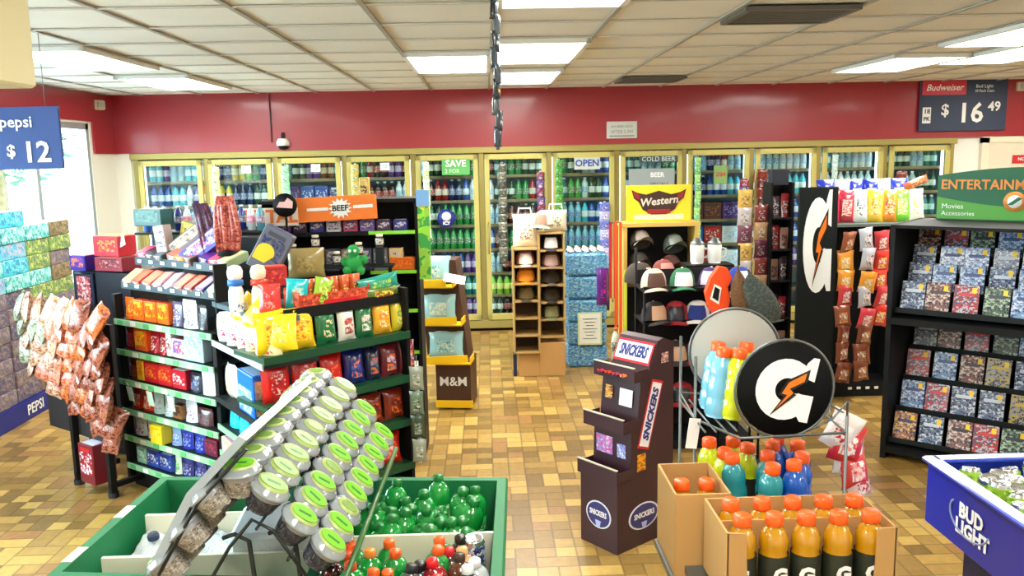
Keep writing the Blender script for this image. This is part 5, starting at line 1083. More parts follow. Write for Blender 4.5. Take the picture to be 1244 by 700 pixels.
disc('round_sign', 'pale grey round sign seen from behind, left of the black one', .752, 2.55, 1.318, .132, -6, mat('disc_grey', (170, 168, 160), .7, spec=.2), False)
m_ = MB(); m_.tube([(.88, 2.28, 1.15), (.95, 2.27, 1.19), (.985, 2.26, 1.24), (.985, 2.26, 1.0)], .0035, WIRE); ob('brace', m_, [o for o in COL.objects if o.name.startswith('wire_drink_rack')][0])
m_ = MB(); m_.box((0, 0, 0), (.035, .002, .09), WHITE); put('price_tag', m_.data('tag'), T(.585, 2.38, 1.12, 10, 0, 8), 'white narrow tag hanging at the left of the wire rack', 'price tag')
# candy bag bundle hanging at right of wire rack
r = root('candy_bag_bundle', 'red and white crinkled candy bags hanging right of the black G disc', 'candy bags', T(1.08, 2.5, 1.09))
for k in range(5):
    ob('candy_bag', bag(.1, .12, .05, [(226, 214, 212), (200, 40, 46), (232, 226, 226), (214, 60, 60), (226, 200, 196)][k], [(200, 30, 40), (240, 230, 230), (210, 60, 60), (240, 200, 200), (190, 50, 50)][k], (240, 236, 236)), r, T(-.03+k*.024, -.01*(k % 2), -.07-k*.042, -20+12*k, -10, 25-10*k))
m_ = MB(); m_.tube([(-.08, -.1, .06), (-.05, 0, .07), (0, 0, .04), (.06, 0, -.2)], .0035, WIRE); ob('hook', m_, r)
# ================================================================== RIGHT SIDE
# tall black rack with G panel
r = root('drink_rack_panel', 'tall black panel with a long white letter G standing by the aisle end', 'display panel', T(2.50, 6.4, 0, -4))
m_ = MB(); m_.box((0, 0, .84), (.29, .03, 1.62), mat('panel_black', (14, 20, 20), .6, spec=.25), bev=.004); m_.box((-.04, .05, .02), (.22, .16, .04), BLACK); ob('panel', m_, r)
Ml = T(0.0, -.017, 1.21) @ Matrix.Diagonal((.86, 1, 2.8, 1)); G_logo(Ml, .25, r)
r = root('jerky_rack', 'black display rack of jerky and nut bags beside the G panel', 'display rack', T(2.82, 6.45, 0))
m_ = MB(); m_.box((.08, .34, .72), (.62, .02, 1.4), BLACK); m_.box((.38, .18, .69), (.02, .33, 1.34), BLACK); m_.box((.1, .2, .05), (.6, .4, .1), BLACK); m_.box((.22, .18, 1.35), (1.05, .38, .02), mat('rack_grey_green', (90, 104, 96), .5)); ob('cabinet', m_, r)
m_ = MB(); 
for k in range(4): m_.box((.0+k*.07, -.006, .07), (.03, .004, .02), WHITE)
ob('base_lettering', m_, r)
gJ = 'hanging packs on the jerky rack'
JC = [((206, 60, 70), (240, 230, 225), 'red and white'), ((150, 84, 60), (230, 140, 50), 'brown and orange'), ((190, 190, 200), (110, 60, 70), 'silver grey'), ((230, 150, 50), (240, 220, 120), 'orange yellow'), ((214, 50, 40), (246, 210, 60), 'red and yellow'), ((120, 60, 40), (190, 120, 70), 'nut brown')]
for c in range(3):
    for q in range(8):
        k = [[1, 3, 3, 0, 1, 5, 5, 5], [2, 2, 3, 2, 0, 5, 5, 5], [0, 4, 4, 0, 4, 5, 5, 5]][c][q]
        if c == 2 and q > 4: continue
        j = JC[k]; put('jerky_bag', bag(.125, .17, .05, j[0], j[1], (235, 225, 215)), T(2.72+c*.135, 6.38-(.05 if c == 1 else 0), 1.16-q*.145+random.uniform(-.02, .02), random.uniform(-22, 22), random.uniform(2, 14), random.uniform(-9, 9)), '%s hanging pack, %s down in column %s of the jerky rack' % (j[2], ORD[q+1], ['one', 'two', 'three'][c]), 'snack bag', gJ)
# chips on top
CH = [[('royal blue', (40, 60, 190), (220, 225, 245)), ('white and blue', (226, 230, 245), (50, 70, 200)), ('royal blue', (40, 60, 190), (220, 225, 245)), ('cobalt', (26, 50, 170), (200, 210, 245)), ('white and blue', (226, 230, 245), (50, 70, 200)), ('royal blue', (40, 60, 190), (220, 225, 245))],
      [('pink red', (216, 60, 90), (240, 220, 225)), ('rose red', (200, 50, 70), (240, 200, 210)), ('white', (236, 238, 240), (60, 110, 150)), ('yellow', (246, 204, 60), (240, 130, 40)), ('orange', (240, 150, 40), (214, 50, 50)), ('lime green', (120, 210, 50), (240, 240, 150)), ('white and lime', (238, 240, 220), (190, 210, 70))]]
for q, row in enumerate(CH):
    cnt = {}
    for k, (n_, c1, c2) in enumerate(row):
        put('chip_bag', bag(.15, .25, .09, c1, c2, (250, 235, 200)), T([2.72, 2.68][q]+k*[.115, .112][q], [6.78, 6.6][q], [1.44, 1.362][q], random.uniform(-10, 10), -6, random.uniform(-5, 5)), '%s chip bag topping the jerky rack, %s from left, %s row' % (n_, ORD[k+1], ['back', 'front'][q]), 'chip bag', 'chip bags topping the jerky rack')
m_ = MB(); m_.box((3.0, 6.84, 1.4), (.86, .16, .075), BLACK); m_.box((2.66, 6.84, .68), (.03, .14, 1.36), BLACK); m_.box((3.36, 6.84, .68), (.03, .14, 1.36), BLACK); ob('riser_shelf', m_, None, label='low black riser lifting the back row of blue chip bags', cat='riser')
put('chip_bag', bag(.2, .06, .05, (200, 100, 60), (230, 170, 110), (150, 60, 40)), T(3.36, 6.62, 1.63, 0, 0, -22), 'rust coloured bag lying tilted over the white and lime chip bag', 'chip bag')
# second dark rack left of the G panel
r = root('magazine_rack', 'narrow black shelf tower of small packs left of the G panel', 'display rack', T(2.315, 6.75, 0))
m_ = MB(); m_.box((0, .1, .84), (.17, .02, 1.68), BLACK)
for a in (-1, 1): m_.box((a*.085, 0, .84), (.016, .2, 1.68), BLACK)
ob('cabinet', m_, r)
for i, z in enumerate((.3, .6, .9, 1.15, 1.4)): m_ = MB(); m_.box((0, 0, z), (.16, .2, .015), DARK); ob('shelf', m_, r)
m_ = MB(); m_.box((-.01, -.02, 1.72), (.13, .1, .12), mat('topper_dark', (22, 28, 44), .5)); ob('topper', m_, r)
for i, z in enumerate((.3, .6, .9, 1.15, 1.4)):
    for k in range(2):
        c = [((150, 40, 44), (220, 200, 190), 'red'), ((170, 130, 110), (110, 50, 50), 'tan'), ((70, 50, 60), (220, 220, 220), 'dark plum')][(i*2+k) % 3]
        put('snack_pack', pouch(.066, .15+.02*((i+k) % 2), .04, c[0], c[1], (60, 40, 50)), T(2.315-.037+k*.074, 6.70, z+.008), '%s small pack on the %s shelf of the narrow black tower, %s one' % (c[2], LVL[5-i], ['left', 'right'][k]), 'snack bag', 'small packs in the narrow tower')
strip('hanging_strip', 'red and brown strip of jerky packs hanging against the narrow black tower', T(2.17, 6.72, 1.5), 9, .11, .15, [((140, 60, 60), (220, 200, 190), (90, 40, 50)), ((200, 160, 120), (120, 60, 60), (230, 220, 210)), ((110, 50, 70), (210, 190, 190), (60, 40, 50))], pitch=.14)
strip('hanging_strip', 'mixed strip of tan nut packs hanging left of the narrow black tower', T(2.03, 6.7, 1.62), 9, .12, .15, [((216, 180, 90), (240, 220, 150), (150, 90, 50)), ((200, 190, 190), (90, 50, 60), (230, 225, 225)), ((120, 70, 90), (220, 200, 210), (90, 50, 70))], pitch=.14)
# ------------------------------------------------------------------ entertainment rack
E0 = T(2.455, 5.1, 0, -42)
r = root('entertainment_rack', 'black movie rack with green ENTERTAINMENT topper at right', 'display rack', E0)
m_ = MB(); DP = .62; Wd = .83
for x in (0, Wd, Wd*2): m_.box((x, DP/2, .735), (.035 if x else .03, DP, 1.47), BLACK)
m_.box((Wd, DP, .735), (2*Wd, .02, 1.47), BLACK); ob('cabinet', m_, r)
for x0 in (0, Wd):
    for z in (.06, .88, 1.46):
        m_ = MB(); m_.box((x0+Wd/2, DP/2, z), (Wd, DP, .04 if z < 1.4 else .02), BLACK); ob('shelf', m_, r)
    for zb, zt in ((.1, .84), (.93, 1.42)):
        m_ = MB(); n = 4
        for q in range(n):
            zz = zb+.0+(zt-zb-.16)*q/(n-1)*.92; yy = .06+.36*q/(n-1); m_.box((x0+Wd/2, yy+.035, zz), (Wd-.04, .08, .01), DARK); m_.box((x0+Wd/2, yy-.006, zz+.015), (Wd-.04, .006, .03), DARK)
        ob('tier', m_, r)
DV = [((90, 110, 150), (40, 50, 80), (200, 210, 225), 'steel blue'), ((120, 160, 205), (210, 220, 240), (60, 80, 130), 'sky blue'), ((130, 70, 60), (220, 200, 190), (60, 40, 50), 'russet'), ((60, 60, 80), (150, 150, 170), (200, 170, 60), 'slate'), ((190, 190, 200), (90, 90, 120), (200, 60, 60), 'silver'), ((180, 100, 60), (230, 190, 120), (70, 60, 90), 'copper'), ((70, 90, 70), (170, 190, 170), (40, 50, 60), 'moss')]
def dvd(c1, c2, c3):
    k = ('dvd', c1, c2)
    if k not in _pc:
        m_ = MB(); m_.box((0, 0, .0925), (.14, .014, .19), BLACK, bev=.002); m_.box((0, -.0075, .095), (.134, .001, .182), printed(c1, c2, c3, 46, .2)); m_.box((.04, -.0085, .155), (.024, .001, .034), col((244, 204, 40))); m_.box((0, -.0085, .13), (.09, .001, .02), col(c3)); _pc[k] = m_.data('dvd_case')
    return _pc[k]
for sec, x0 in (('near left', 0), ('right', Wd)):
    for bi, (zb, zt) in enumerate(((.93, 1.42), (.1, .84))):
        for q in range(4):
            for k in range(5):
                zz = zb+(zt-zb-.16)*q/3*.92+.006; yy = .06+.36*q/3
                if sec == 'right' and k > 2: continue
                c = DV[(q*3+k*2+bi*5+(k*q) % 3) % 7]
                if bi == 0 and q in (1, 2): c = DV[[0, 1, 1, 0, 1][k]]
                put('dvd_case', dvd(*c[:3]), E0 @ T(x0+.10+k*.152+random.uniform(-.008, .008), yy+.02, zz, random.uniform(-4, 4), -14), '%s movie case, %s from left, %s tier up, %s section of %s bay' % (c[3], ORD[k+1], ORD[q+1], ['upper', 'lower'][bi], sec), 'movie case', 'movie cases in the entertainment rack')
# topper
GD, GLt = mat('topper_green', (20, 96, 62), .45), mat('topper_lime', (84, 160, 60), .45)
tp_ = E0 @ T(.10, .55, 1.47)
Wt_ = 1.0
top = [(k/20*Wt_, .28+.05*math.sin(k/20*math.pi)) for k in range(21)]
m_ = MB(); m_.xz([(0, 0), (Wt_, 0)]+top[::-1], 0, .02, GD); o = ob('topper', m_, r, T(.10, .55, 1.47))
m_ = MB(); wave = [(k/20*Wt_, .145-.06*math.sin(k/20*math.pi)) for k in range(21)]; m_.xz([(.004, .006), (Wt_-.004, .006)]+wave[::-1], -.002, .002, GLt); ob('wave', m_, o)
m_ = MB(); og = mat('letter_orange', (222, 140, 60), .4); m_.text('ENTERTAINMENT CENTER', .085, og, T(.02, -.003, .22), bold=.002, align='LEFT', sx=.92); ob('lettering', m_, o); m_ = MB()
m_.text('Movies', .045, WHITE, T(.03, -.004, .085), align='LEFT'); m_.text('Accessories', .04, WHITE, T(.03, -.004, .04), align='LEFT'); ob('small_lettering', m_, o); m_ = MB(); m_.text('Music', .045, WHITE, T(.78, -.004, .05), align='LEFT'); ob('small_lettering', m_, o)
m_ = MB(); m_.lathe([(0, 0, og), (.062, 0, og), (.062, .004, og), (0, .004, og)], n=30, M=T(.44, -.002, .12, 0, 90)); m_.lathe([(0, 0, WHITE), (.04, 0, WHITE), (.04, .006, WHITE), (0, .006, WHITE)], n=24, M=T(.44, -.002, .12, 0, 90)); m_.xz([(.40, .1), (.43, .1), (.48, .14), (.46, .15)], -.010, .002, GD); ob('emblem', m_, o)
# ------------------------------------------------------------------ blue beer bin
bx0, bx1, by0, by1, bz0, bz1 = 1.445, 2.1, 1.5, 2.68, .69, .90
r = root('beer_bin', 'blue beer merchandiser bin lettered BUD LIGHT in the right foreground', 'bin', T(0, 0, 0))
m_ = MB(); th = .03
m_.box((bx0+th/2, (by0+by1)/2, (bz0+bz1)/2), (th, by1-by0, bz1-bz0), BINBLUE, bev=.004); m_.box((bx1-th/2, (by0+by1)/2, (bz0+bz1)/2), (th, by1-by0, bz1-bz0), BINBLUE, bev=.004)
m_.box(((bx0+bx1)/2, by1-th/2, (bz0+bz1)/2), (bx1-bx0-2*th, th, bz1-bz0), BINBLUE); m_.box(((bx0+bx1)/2, by0+th/2, (bz0+bz1)/2), (bx1-bx0-2*th, th, bz1-bz0), BINBLUE); m_.box(((bx0+bx1)/2, (by0+by1)/2, bz0+.01), (bx1-bx0-2*th, by1-by0, .02), BINBLUE); ob('tub', m_, r)
m_ = MB(); rimb = mat('rim_blue', (30, 60, 190), .3, coat=.5)
for x in (bx0+.01, bx1-.01): m_.box((x, (by0+by1)/2, bz1+.006), (.05, by1-by0+.03, .016), rimb, bev=.005)
for y in (by0+.01, by1-.01): m_.box(((bx0+bx1)/2, y, bz1+.006), (bx1-bx0-.03, .05, .016), rimb, bev=.005)
ob('rim', m_, r)
m_ = MB(); m_.box(((bx0+bx1)/2, (by0+by1)/2, .36), (.5, .96, .64), mat('pedestal_navy', (10, 16, 60), .5)); m_.box(((bx0+bx1)/2, (by0+by1)/2, .02), (.46, .9, .04), BLACK); ob('pedestal', m_, r)
for y, s_ in ((2.42, 1), (1.98, 1)):
    m_ = MB(); Mt = T(bx0-.003, y, .795, -90)
    n = 28; ringp = [(.105*math.cos(R(150)+k/n*R(200)), .06*math.sin(R(150)+k/n*R(200))+.01) for k in range(n+1)]
    m_.tube([(p[0], 0, p[1]) for p in ringp], .0035, mat('logo_silver', (130, 140, 180), .4), M=Mt)
    m_.text('BUD', .064, WHITE, Mt @ T(.01, 0, .024), bold=.0025); m_.text('LIGHT', .064, WHITE, Mt @ T(.02, 0, -.03), bold=.0025); ob('lettering', m_, r)
m_ = MB(); im = mat('crushed_ice', (214, 226, 232), .25, bump=1.2)
rows = [[(bx0+.03+(bx1-bx0-.06)*i/14, by0+.03+(by1-by0-.06)*j/22, bz0+.085+.018*math.sin(i*2.3+j*1.7)) for i in range(15)] for j in range(23)]
m_.quadgrid(rows, im, pick=None); ice = ob('crushed_ice', m_, None, label='crushed ice bedding the lime cans in the blue bin', cat='ice', kind='stuff')
cb = MB()
lime = can(.033, .12, (150, 196, 30), (196, 220, 90), (90, 160, 30))
n_ = 0
for j in range(12):
    for i in range(7):
        x = bx0+.085+i*.078+(.02 if j % 2 else 0); y = by1-.1-j*.074
        if x > bx1-.06 or y < by0+.08: continue
        n_ += 1
        put('beer_can', lime, T(x, y, bz0+.10+random.uniform(-.012, .016), random.uniform(0, 360), random.uniform(-14, 14), random.uniform(-14, 14)), 'lime can in the blue bin, %s row from back, %s from left' % (ORD[j+1], ORD[i+1]), 'can', 'lime cans in the blue bin')
# ================================================================== GREEN BIN (foreground)
Q = [(-1.155, 2.885), (.05, 2.78), (.02, 2.02), (-1.20, 2.16)]   # far-left, far-right, near-right, near-left
RZ = .85; FZ = .60
r = root('green_bin', 'green plastic merchandiser bin filling the lower left foreground', 'bin', T(0, 0, 0))
def inset(P, t):
    c = Vector((sum(p[0] for p in P)/4, sum(p[1] for p in P)/4)); out = []
    for i in range(4):
        p = Vector(P[i]); a = (Vector(P[i-1])-p).normalized(); b = (Vector(P[(i+1) % 4])-p).normalized(); out.append(tuple(p+(a+b)*t))
    return out
I = inset(Q, .035); J = inset(Q, .07)
m_ = MB(); base = inset(Q, .10)
def ring(P, z, z2, Pt, m):
    for i in range(4):
        j = (i+1) % 4; m_._new([(P[i][0], P[i][1], z), (P[j][0], P[j][1], z), (Pt[j][0], Pt[j][1], z2), (Pt[i][0], Pt[i][1], z2)], [(0, 1, 2, 3)], m)
ring(base, .12, RZ-.04, inset(Q, .01), BINGREEN); ring(inset(Q, .01), RZ-.04, RZ-.04, Q, BINGREEN); ring(Q, RZ-.04, RZ-.008, Q, BINGREEN); ring(Q, RZ-.008, RZ, inset(Q, .006), BINGREEN); ring(inset(Q, .006), RZ, RZ, I, BINGREEN); ring(I, RZ, FZ-.02, J, BINGREEN)
m_._new([(p[0], p[1], FZ-.02) for p in J], [(0, 1, 2, 3)], BINGREEN); m_._new([(p[0], p[1], .12) for p in base], [(0, 1, 2, 3)], BINGREEN); m_.recalc = True; ob('tub', m_, r)
m_ = MB()
for k, (u, v) in enumerate(((.22, 0), (.62, 0))):
    a = Vector(Q[0]); b = Vector(Q[3]); p = a+(b-a)*(.2+u); d = (b-a).normalized(); ang = math.degrees(math.atan2(d.y, d.x))
    m_ = MB(); m_.box((0, 0, 0), (.09, .03, .001), CREAM, M=T(p.x+.018, p.y+.0, RZ+.001, ang)); ob('rim_label', m_, r)
m_ = MB()
for p in inset(Q, .17): m_.lathe([(.0, 0, BLACK), (.03, 0, BLACK), (.03, .06, BLACK), (.02, .125, BLACK), (0, .125, BLACK)], c=(p[0], p[1], 0), n=12)
ob('caster', m_, r)
m_ = MB(); m_.box((-.50, 2.44, .70), (.03, .60, .22), BINGREEN, M=Matrix.Identity(4)); ob('divider', m_, r)
# cream liner trays on the left half
m_ = MB(); wl = mat('liner_cream', (236, 230, 206), .5)
m_.box((-.82, 2.455, FZ+.10), (.56, .30, .012), wl); m_.box((-.82, 2.31, FZ+.16), (.58, .014, .14), wl); m_.box((-.81, 2.60, FZ+.16), (.58, .014, .14), wl); ob('liner_tray', m_, r)
m_ = MB(); rnd = random.Random(5)
rows = [[(-1.10+.56*i/16+.01*j/12, 2.32+.275*j/12, FZ+.175+.012*math.sin(i*1.1+j*.7)+rnd.uniform(-.006, .006)) for i in range(17)] for j in range(13)]; m_.quadgrid(rows, mat('crushed_ice', (214, 226, 232), .25)); ob('crushed_ice', m_, None, label='melting crushed ice in the cream tray of the green bin', cat='ice', kind='stuff')
m_ = MB(); m_.lathe([(0, 0, NAVY), (.017, 0, NAVY), (.018, .012, NAVY), (.015, .018, NAVY), (0, .018, NAVY)], n=16); put('bottle_cap', m_.data('cap'), T(-1.04, 2.50, FZ+.195, 0, 10), 'lone navy bottle cap lying on the ice in the green bin', 'bottle cap')
m_ = MB(); m_.box((0, 0, .05), (.26, .25, .09), mat('foam_white', (220, 226, 228), .6, bump=.3), bev=.015); put('foam_block', m_.data('foam_block'), T(-.64, 2.455, FZ+.18, 4), 'white foam block under the tilted nut cup rack', 'foam block')
# right half: bottles
m_ = MB(); m_.box((-.23, 2.395, FZ+.115), (.46, .012, .23), wl, M=T(0, 0, 0)); ob('divider_board', m_, r)
m_ = MB(); rows = [[(-.47+.47*i/14, 2.10+.60*j/16, FZ+.03+.015*math.sin(i*1.9+j*1.3)) for i in range(15)] for j in range(17)]; m_.quadgrid(rows, mat('crushed_ice', (214, 226, 232), .25)); ob('crushed_ice', m_, None, label='ice bed around the soda bottles in the green bin', cat='ice', kind='stuff')
SB = {}
def soda(liq, cap):
    if (liq, cap) in SB: return SB[(liq, cap)]
    L = mat('soda_%02x%02x%02x' % liq, liq, .08, coat=1.0); b = MB()
    b.lathe([(0, 0, L), (.026, 0, L), (.034, .012, L), (.034, .06, L)], n=16); b.lathe([(.034, .10, L), (.0365, .115, L), (.0375, .128, L), (.036, .142, L), (.031, .154, L), (.022, .163, L), (.0145, .168, L), (.0135, .176, L)], n=18)
    lb = MB(); q = printed(tuple(min(255, int(v*1.2)+10) for v in liq), (230, 235, 225), liq, 60); lb.lathe([(.034, .06, q), (.0345, .062, q), (.0345, .099, q), (.034, .10, q)], n=16)
    c = MB(); k = col(cap, .3); c.lathe([(.0165, .170, k), (.017, .172, k), (.0165, .188, k), (.013, .191, k), (0, .191, k)], n=14)
    SB[(liq, cap)] = (b.data('bottle_body'), lb.data('label'), c.data('cap')); return SB[(liq, cap)]
def sodab(M, liq, cap, lab, grp):
    r = root('soda_bottle', lab, 'bottle', M, grp); a, b, c = soda(liq, cap); ob('bottle_body', a, r); ob('label', b, r); ob('cap', c, r)
GRN = (22, 150, 60)
rnd = random.Random(11); rows_ = [(2.69, -.45, 8), (2.63, -.42, 7), (2.575, -.45, 8), (2.52, -.42, 7), (2.46, -.45, 8)]
for j, (y, x0, n) in enumerate(rows_):
    for i in range(n):
        if j in (3, 4) and i in (3,): continue
        sodab(T(x0+i*.054+rnd.uniform(-.01, .01), y+rnd.uniform(-.01, .01)*.8, FZ+.055-.006*j+rnd.uniform(-.02, .03), rnd.uniform(0, 360), 0, 0) @ T(rx=rnd.uniform(-18, -1), ry=rnd.uniform(-22, 22) if i < n-2 else rnd.uniform(-22, -4)) @ T(rz=rnd.uniform(0, 360)) @ Matrix.Scale(1.06, 4), GRN, (20, 120, 50), 'glossy green soda bottle behind the cream board, %s row from back, %s from left' % (ORD[j+1], ORD[i+1]), 'green bottles in the far compartment')
OC = (240, 96, 30); near = [(-.39, 2.34, GRN, OC, 'green bottle with orange cap'), (-.29, 2.35, GRN, OC, 'green bottle with orange cap'), (-.105, 2.34, GRN, OC, 'green bottle with orange cap'), (-.065, 2.345, (30, 40, 44), (20, 20, 22), 'dark bottle with black cap'), (-.43, 2.28, GRN, (230, 80, 30), 'green bottle with orange cap'), (-.35, 2.275, GRN, (244, 140, 50), 'green bottle with amber cap'), (-.27, 2.275, GRN, OC, 'green bottle with orange cap'), (-.16, 2.27, GRN, OC, 'green bottle with orange cap'), (-.085, 2.27, (70, 30, 26), (210, 30, 44), 'cola bottle with red cap'),
     (-.04, 2.26, (200, 150, 110), (236, 170, 110), 'tan bottle with peach cap'), (-.46, 2.22, (60, 20, 24), (190, 30, 30), 'cola bottle with red cap'), (-.38, 2.20, GRN, (230, 70, 30), 'green bottle with orange cap'), (-.28, 2.20, GRN, OC, 'green bottle with orange cap'), (-.20, 2.205, (40, 60, 70), (24, 24, 28), 'dark bottle with black cap'), (-.13, 2.2, (150, 20, 30), (220, 30, 40), 'red bottle with red cap'), (-.07, 2.2, (90, 50, 30), (60, 40, 30), 'brown bottle with brown cap'), (-.015, 2.2, (200, 205, 206), (225, 225, 225), 'clear bottle with white cap'),
     (-.33, 2.14, (70, 20, 24), OC, 'cola bottle with orange cap'), (-.42, 2.13, (60, 20, 24), (170, 26, 30), 'cola bottle with red cap'), (-.23, 2.13, (90, 90, 90), (30, 30, 34), 'grey bottle with black cap'), (-.12, 2.13, (160, 20, 30), (214, 30, 40), 'red bottle with red cap'), (-.04, 2.13, (40, 44, 50), (230, 230, 230), 'dark bottle with white cap')]
for k, (x, y, l, c, n_) in enumerate(near):
    x = x*.94-.03; sodab(T(x+.0, y-.01, FZ+.06+rnd.uniform(-.01, .015), rnd.uniform(0, 360), rnd.uniform(-9, 9), rnd.uniform(-9, 9)), l, c, '%s in the near compartment, %s counted from the back' % (n_, ORD[k+1] if k < 20 else ['last but one', 'last'][k-20]), 'mixed bottles in the near compartment')
put('energy_can', can(.033, .15, (30, 40, 110), (220, 225, 235), (20, 26, 80)), T(-.06, 2.335, FZ+.10, 0, 6), 'navy and white tall can by the right wall of the green bin', 'can')
# ------------------------------------------------------------------ nut cup rack (A-frame of tilted tiers over the bin)
NL = [(-.636, 1.171), (-.558, 1.119), (-.486, 1.034), (-.418, .962)]; FL = [(-.59, 1.215), (-.497, 1.168), (-.430, 1.085), (-.374, 1.0)]
YN, YFa = 2.08, 2.84
r = root('nut_cup_rack', 'slanted black wire rack of nut cups standing in the green bin', 'rack', T(0, 0, 0))
bk2 = mat('rack_wire_black', (22, 30, 28), .4)
def cupM(col_, row, n=9):
    t = row/(n-1); a, b = NL[col_], FL[col_]
    x = a[0]+(b[0]-a[0])*t; z = a[1]+(b[1]-a[1])*t; y = YN+(YFa-YN)*t
    tilt = [0, 34, 40, 42][col_]
    # lid normal leans to the right (+x) and slightly to the camera
    M = Matrix.Translation((x, y, z)) @ Matrix.Rotation(R(tilt), 4, 'Y') @ Matrix.Rotation(R(4), 4, 'X') @ Matrix.Rotation(R(15*math.sin(row*3+col_)), 4, 'Z')
    return M @ Matrix.Scale(1.16, 4) @ T(0, 0, -.062)
cupm = {}
cb_ = MB(); cmat = printed((150, 144, 136), (104, 98, 96), (190, 182, 166), 110, .2); shell = mat('cup_shell', (150, 156, 164), .12, coat=1.0)
n = 8; cb_.lathe([(0, 0, cmat), (.030, 0, cmat), (.033, .006, cmat), (.040, .04, cmat), (.0415, .05, shell)], n=16); CUPB = cb_.data('cup')
cb_ = MB(); cmat = printed((62, 66, 84), (40, 42, 54), (96, 98, 112), 110, .2); cb_.lathe([(0, 0, cmat), (.030, 0, cmat), (.033, .006, cmat), (.040, .04, cmat), (.0415, .05, shell)], n=16); CUPD = cb_.data('cup')
ld_ = MB(); lm2 = mat('lid_clear', (150, 158, 162), .1, coat=1.0, spec=.8)
ld_.lathe([(.0415, .049, lm2), (.047, .05, lm2), (.047, .056, lm2), (.042, .058, lm2), (.038, .066, lm2), (0, .069, lm2)], n=16); LIDM = ld_.data('lid')
lbm = MB(); lg1, lg2 = mat('label_lime', (110, 190, 24), .35), mat('label_pale', (176, 196, 116), .4)
lbm.lathe([(0, .0695, lg2), (.036, .0672, lg2), (.036, .068, lg2), (0, .0705, lg2)], n=20); LAB0 = None
for a in range(1): lbm.prism([(.032*math.cos(k/16*6.283), .024*math.sin(k/16*6.283)) for k in range(16)], .0705, .0712, lg1)
lbm.prism([(-.016, -.004), (.016, -.004), (.016, .004), (-.016, .004)], .0712, .0716, mat('label_green_dark', (40, 110, 30), .4)); LABM = lbm.data('label')
lw = MB(); lw.lathe([(0, .0695, lg2), (.03, .068, lg2), (.03, .0688, lg2), (0, .0702, lg2)], n=16); lw.prism([(.022*math.cos(k/16*6.283), .016*math.sin(k/16*6.283)) for k in range(16)], .0705, .0712, mat('label_olive', (120, 156, 70), .4)); LABP = lw.data('label')
def cup(M, lab, pale=False, dark=False):
    r_ = root('nut_cup', lab, 'snack cup', M, 'nut cups on the slanted rack'); ob('cup', CUPD if dark else CUPB, r_); ob('lid', LIDM, r_); ob('label', LABP if pale else LABM, r_)
for c in range(4):
    for q in range(9):
        cup(cupM(c, q), 'green lidded nut cup, %s tier from the crest, %s from the near end' % (ORD[c+1], ORD[q+1]), pale=(c == 0 and q > 0) or (c+q) % 7 == 5, dark=c > 0)
# left slope : cups seen from below/side
for c, (x, z) in enumerate(((-.715, 1.105), (-.775, 1.015), (-.835, .93))):
    for q in range(9):
        t = q/8; M = Matrix.Translation((x+.045*t, YN-.01+(YFa-YN)*t, z+.035*t)) @ Matrix.Rotation(R(-42), 4, 'Y') @ Matrix.Scale(1.15, 4) @ T(0, 0, -.045)
        if q < 3 or q == 8: cup(M, 'nut cup on the left slope, %s tier down, %s from the near end' % (ORD[c+1], ORD[q+1]), True)
# translucent crest panel on the left side and wire frame
m_ = MB(); sp_ = mat('acrylic_panel', (176, 190, 200), .25, coat=.5)
near_ = [(-.60, 1.255), (-.737, 1.112), (-.845, .923)]; far_ = [(-.576, 1.208), (-.69, 1.10), (-.80, .93)]
for k in (0, 1):
    a0, a1, b0, b1 = near_[k], near_[k+1], far_[k], far_[k+1]
    V = [(a0[0], 2.03, a0[1]), (a1[0], 2.03, a1[1]), (b1[0], 2.88, b1[1]), (b0[0], 2.88, b0[1])]; V = [(x-.018, y, z+.012) for x, y, z in V]+V
    m_._new(V, [(0, 1, 2, 3), (7, 6, 5, 4), (0, 4, 5, 1), (1, 5, 6, 2), (2, 6, 7, 3), (3, 7, 4, 0)], sp_)
ob('side_panel', m_, r)
m_ = MB()
m_.tube([(-.838, 2.025, .915), (-.728, 2.025, 1.10), (-.60, 2.025, 1.235)], .005, bk2); m_.tube([(-.74, 2.03, .85), (-.66, 2.03, .98), (-.60, 2.03, 1.05), (-.55, 2.03, 1.02), (-.44, 2.03, .84)], .005, bk2)
for a, b in zip(NL, FL):
    for off in (-.03, .03): m_.tube([(a[0]+off, 2.02, a[1]-.09), (b[0]+off, 2.9, b[1]-.09)], .004, bk2)
ob('tier_frame', m_, r)
m_ = MB(); m_.tube([(-.378, 2.02, .885), (-.338, 2.9, .92)], .008, mat('rail_green', (70, 110, 60), .3)); ob('edge_rail', m_, r)
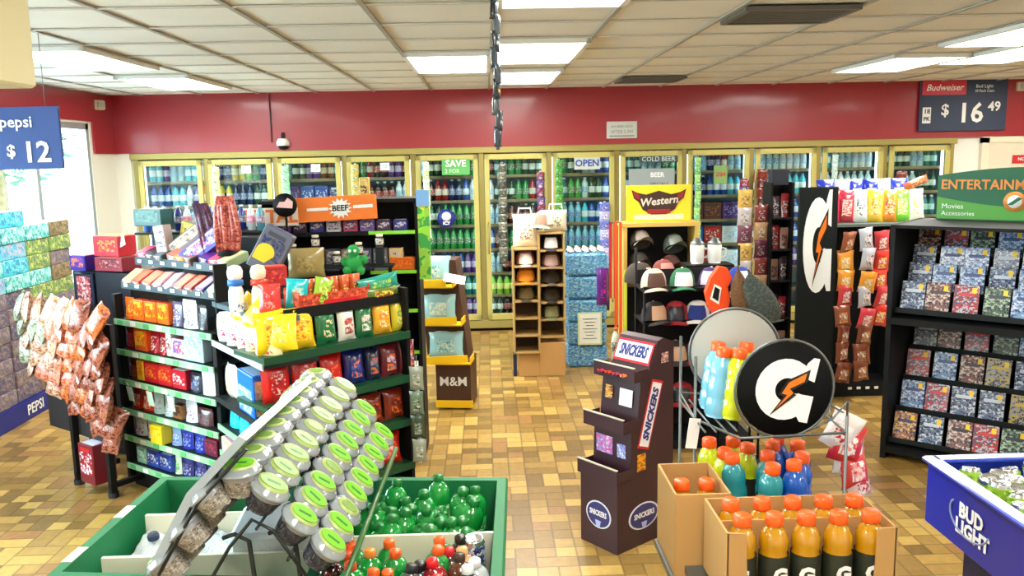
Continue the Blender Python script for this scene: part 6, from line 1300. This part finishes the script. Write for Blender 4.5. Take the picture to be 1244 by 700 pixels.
for x, y in ((-.655, 2.06), (-.545, 2.08), (-.60, 2.85), (-.50, 2.85)):
    m_ = MB(); m_.tube([(x-.03, y, .99), (x+.0, y, 1.0), (x+.035, y, .98), (x+.045, y, .85), (x+.05, y, FZ+.01)], .006, bk2); ob('leg', m_, r)
# ================================================================== LIGHT
W = bpy.data.worlds.new('sky'); S.world = W; W.use_nodes = True; bg = W.node_tree.nodes['Background']
bg.inputs[0].default_value = (.74, .89, 1.0, 1); bg.inputs[1].default_value = 22.0
def area(name, loc, rot, sx, sy, power, color, portal=False):
    l = bpy.data.lights.new(name, 'AREA'); l.shape = 'RECTANGLE'; l.size = sx; l.size_y = sy; l.energy = power; l.color = color
    if portal: l.cycles.is_portal = True
    o = bpy.data.objects.new(name, l); COL.objects.link(o); o.location = loc; o.rotation_euler = rot; return o
area('window_portal', (XL-.12, (YW0+YW1)/2, (ZW0+ZW1)/2), (0, R(-90), 0), ZW1-ZW0, YW1-YW0, 100, (1, 1, 1), True)
for i, (x, y) in enumerate(LIGHTS):
    area('ceiling_tube_light', (x+.305, y+.61, ZC-.035), (0, 0, 0), .5, 1.1, 22, (1, .985, .93))
# ================================================================== CAMERA
F_, PIT, YAW, ROL = 1040.0, R(8.8), R(1.6), R(1.15)
cd = bpy.data.cameras.new('camera'); cam = bpy.data.objects.new('camera', cd); COL.objects.link(cam)
cd.sensor_width = 36; cd.lens = 36*F_/1244; cd.clip_start = .05; cd.clip_end = 200
fw = Vector((math.sin(YAW)*math.cos(PIT), math.cos(YAW)*math.cos(PIT), -math.sin(PIT))); rt = Vector((math.cos(YAW), -math.sin(YAW), 0)); up = rt.cross(fw)
r2 = rt*math.cos(ROL)-up*math.sin(ROL); u2 = rt*math.sin(ROL)+up*math.cos(ROL)
cam.matrix_world = Matrix(((r2.x, u2.x, -fw.x, 0), (r2.y, u2.y, -fw.y, 0), (r2.z, u2.z, -fw.z, 1.93), (0, 0, 0, 1)))
S.camera = cam
S.view_settings.view_transform = 'Standard'; S.view_settings.look = 'None'; S.view_settings.gamma = 1; S.view_settings.use_curve_mapping = False
S.view_settings.exposure = -0.2
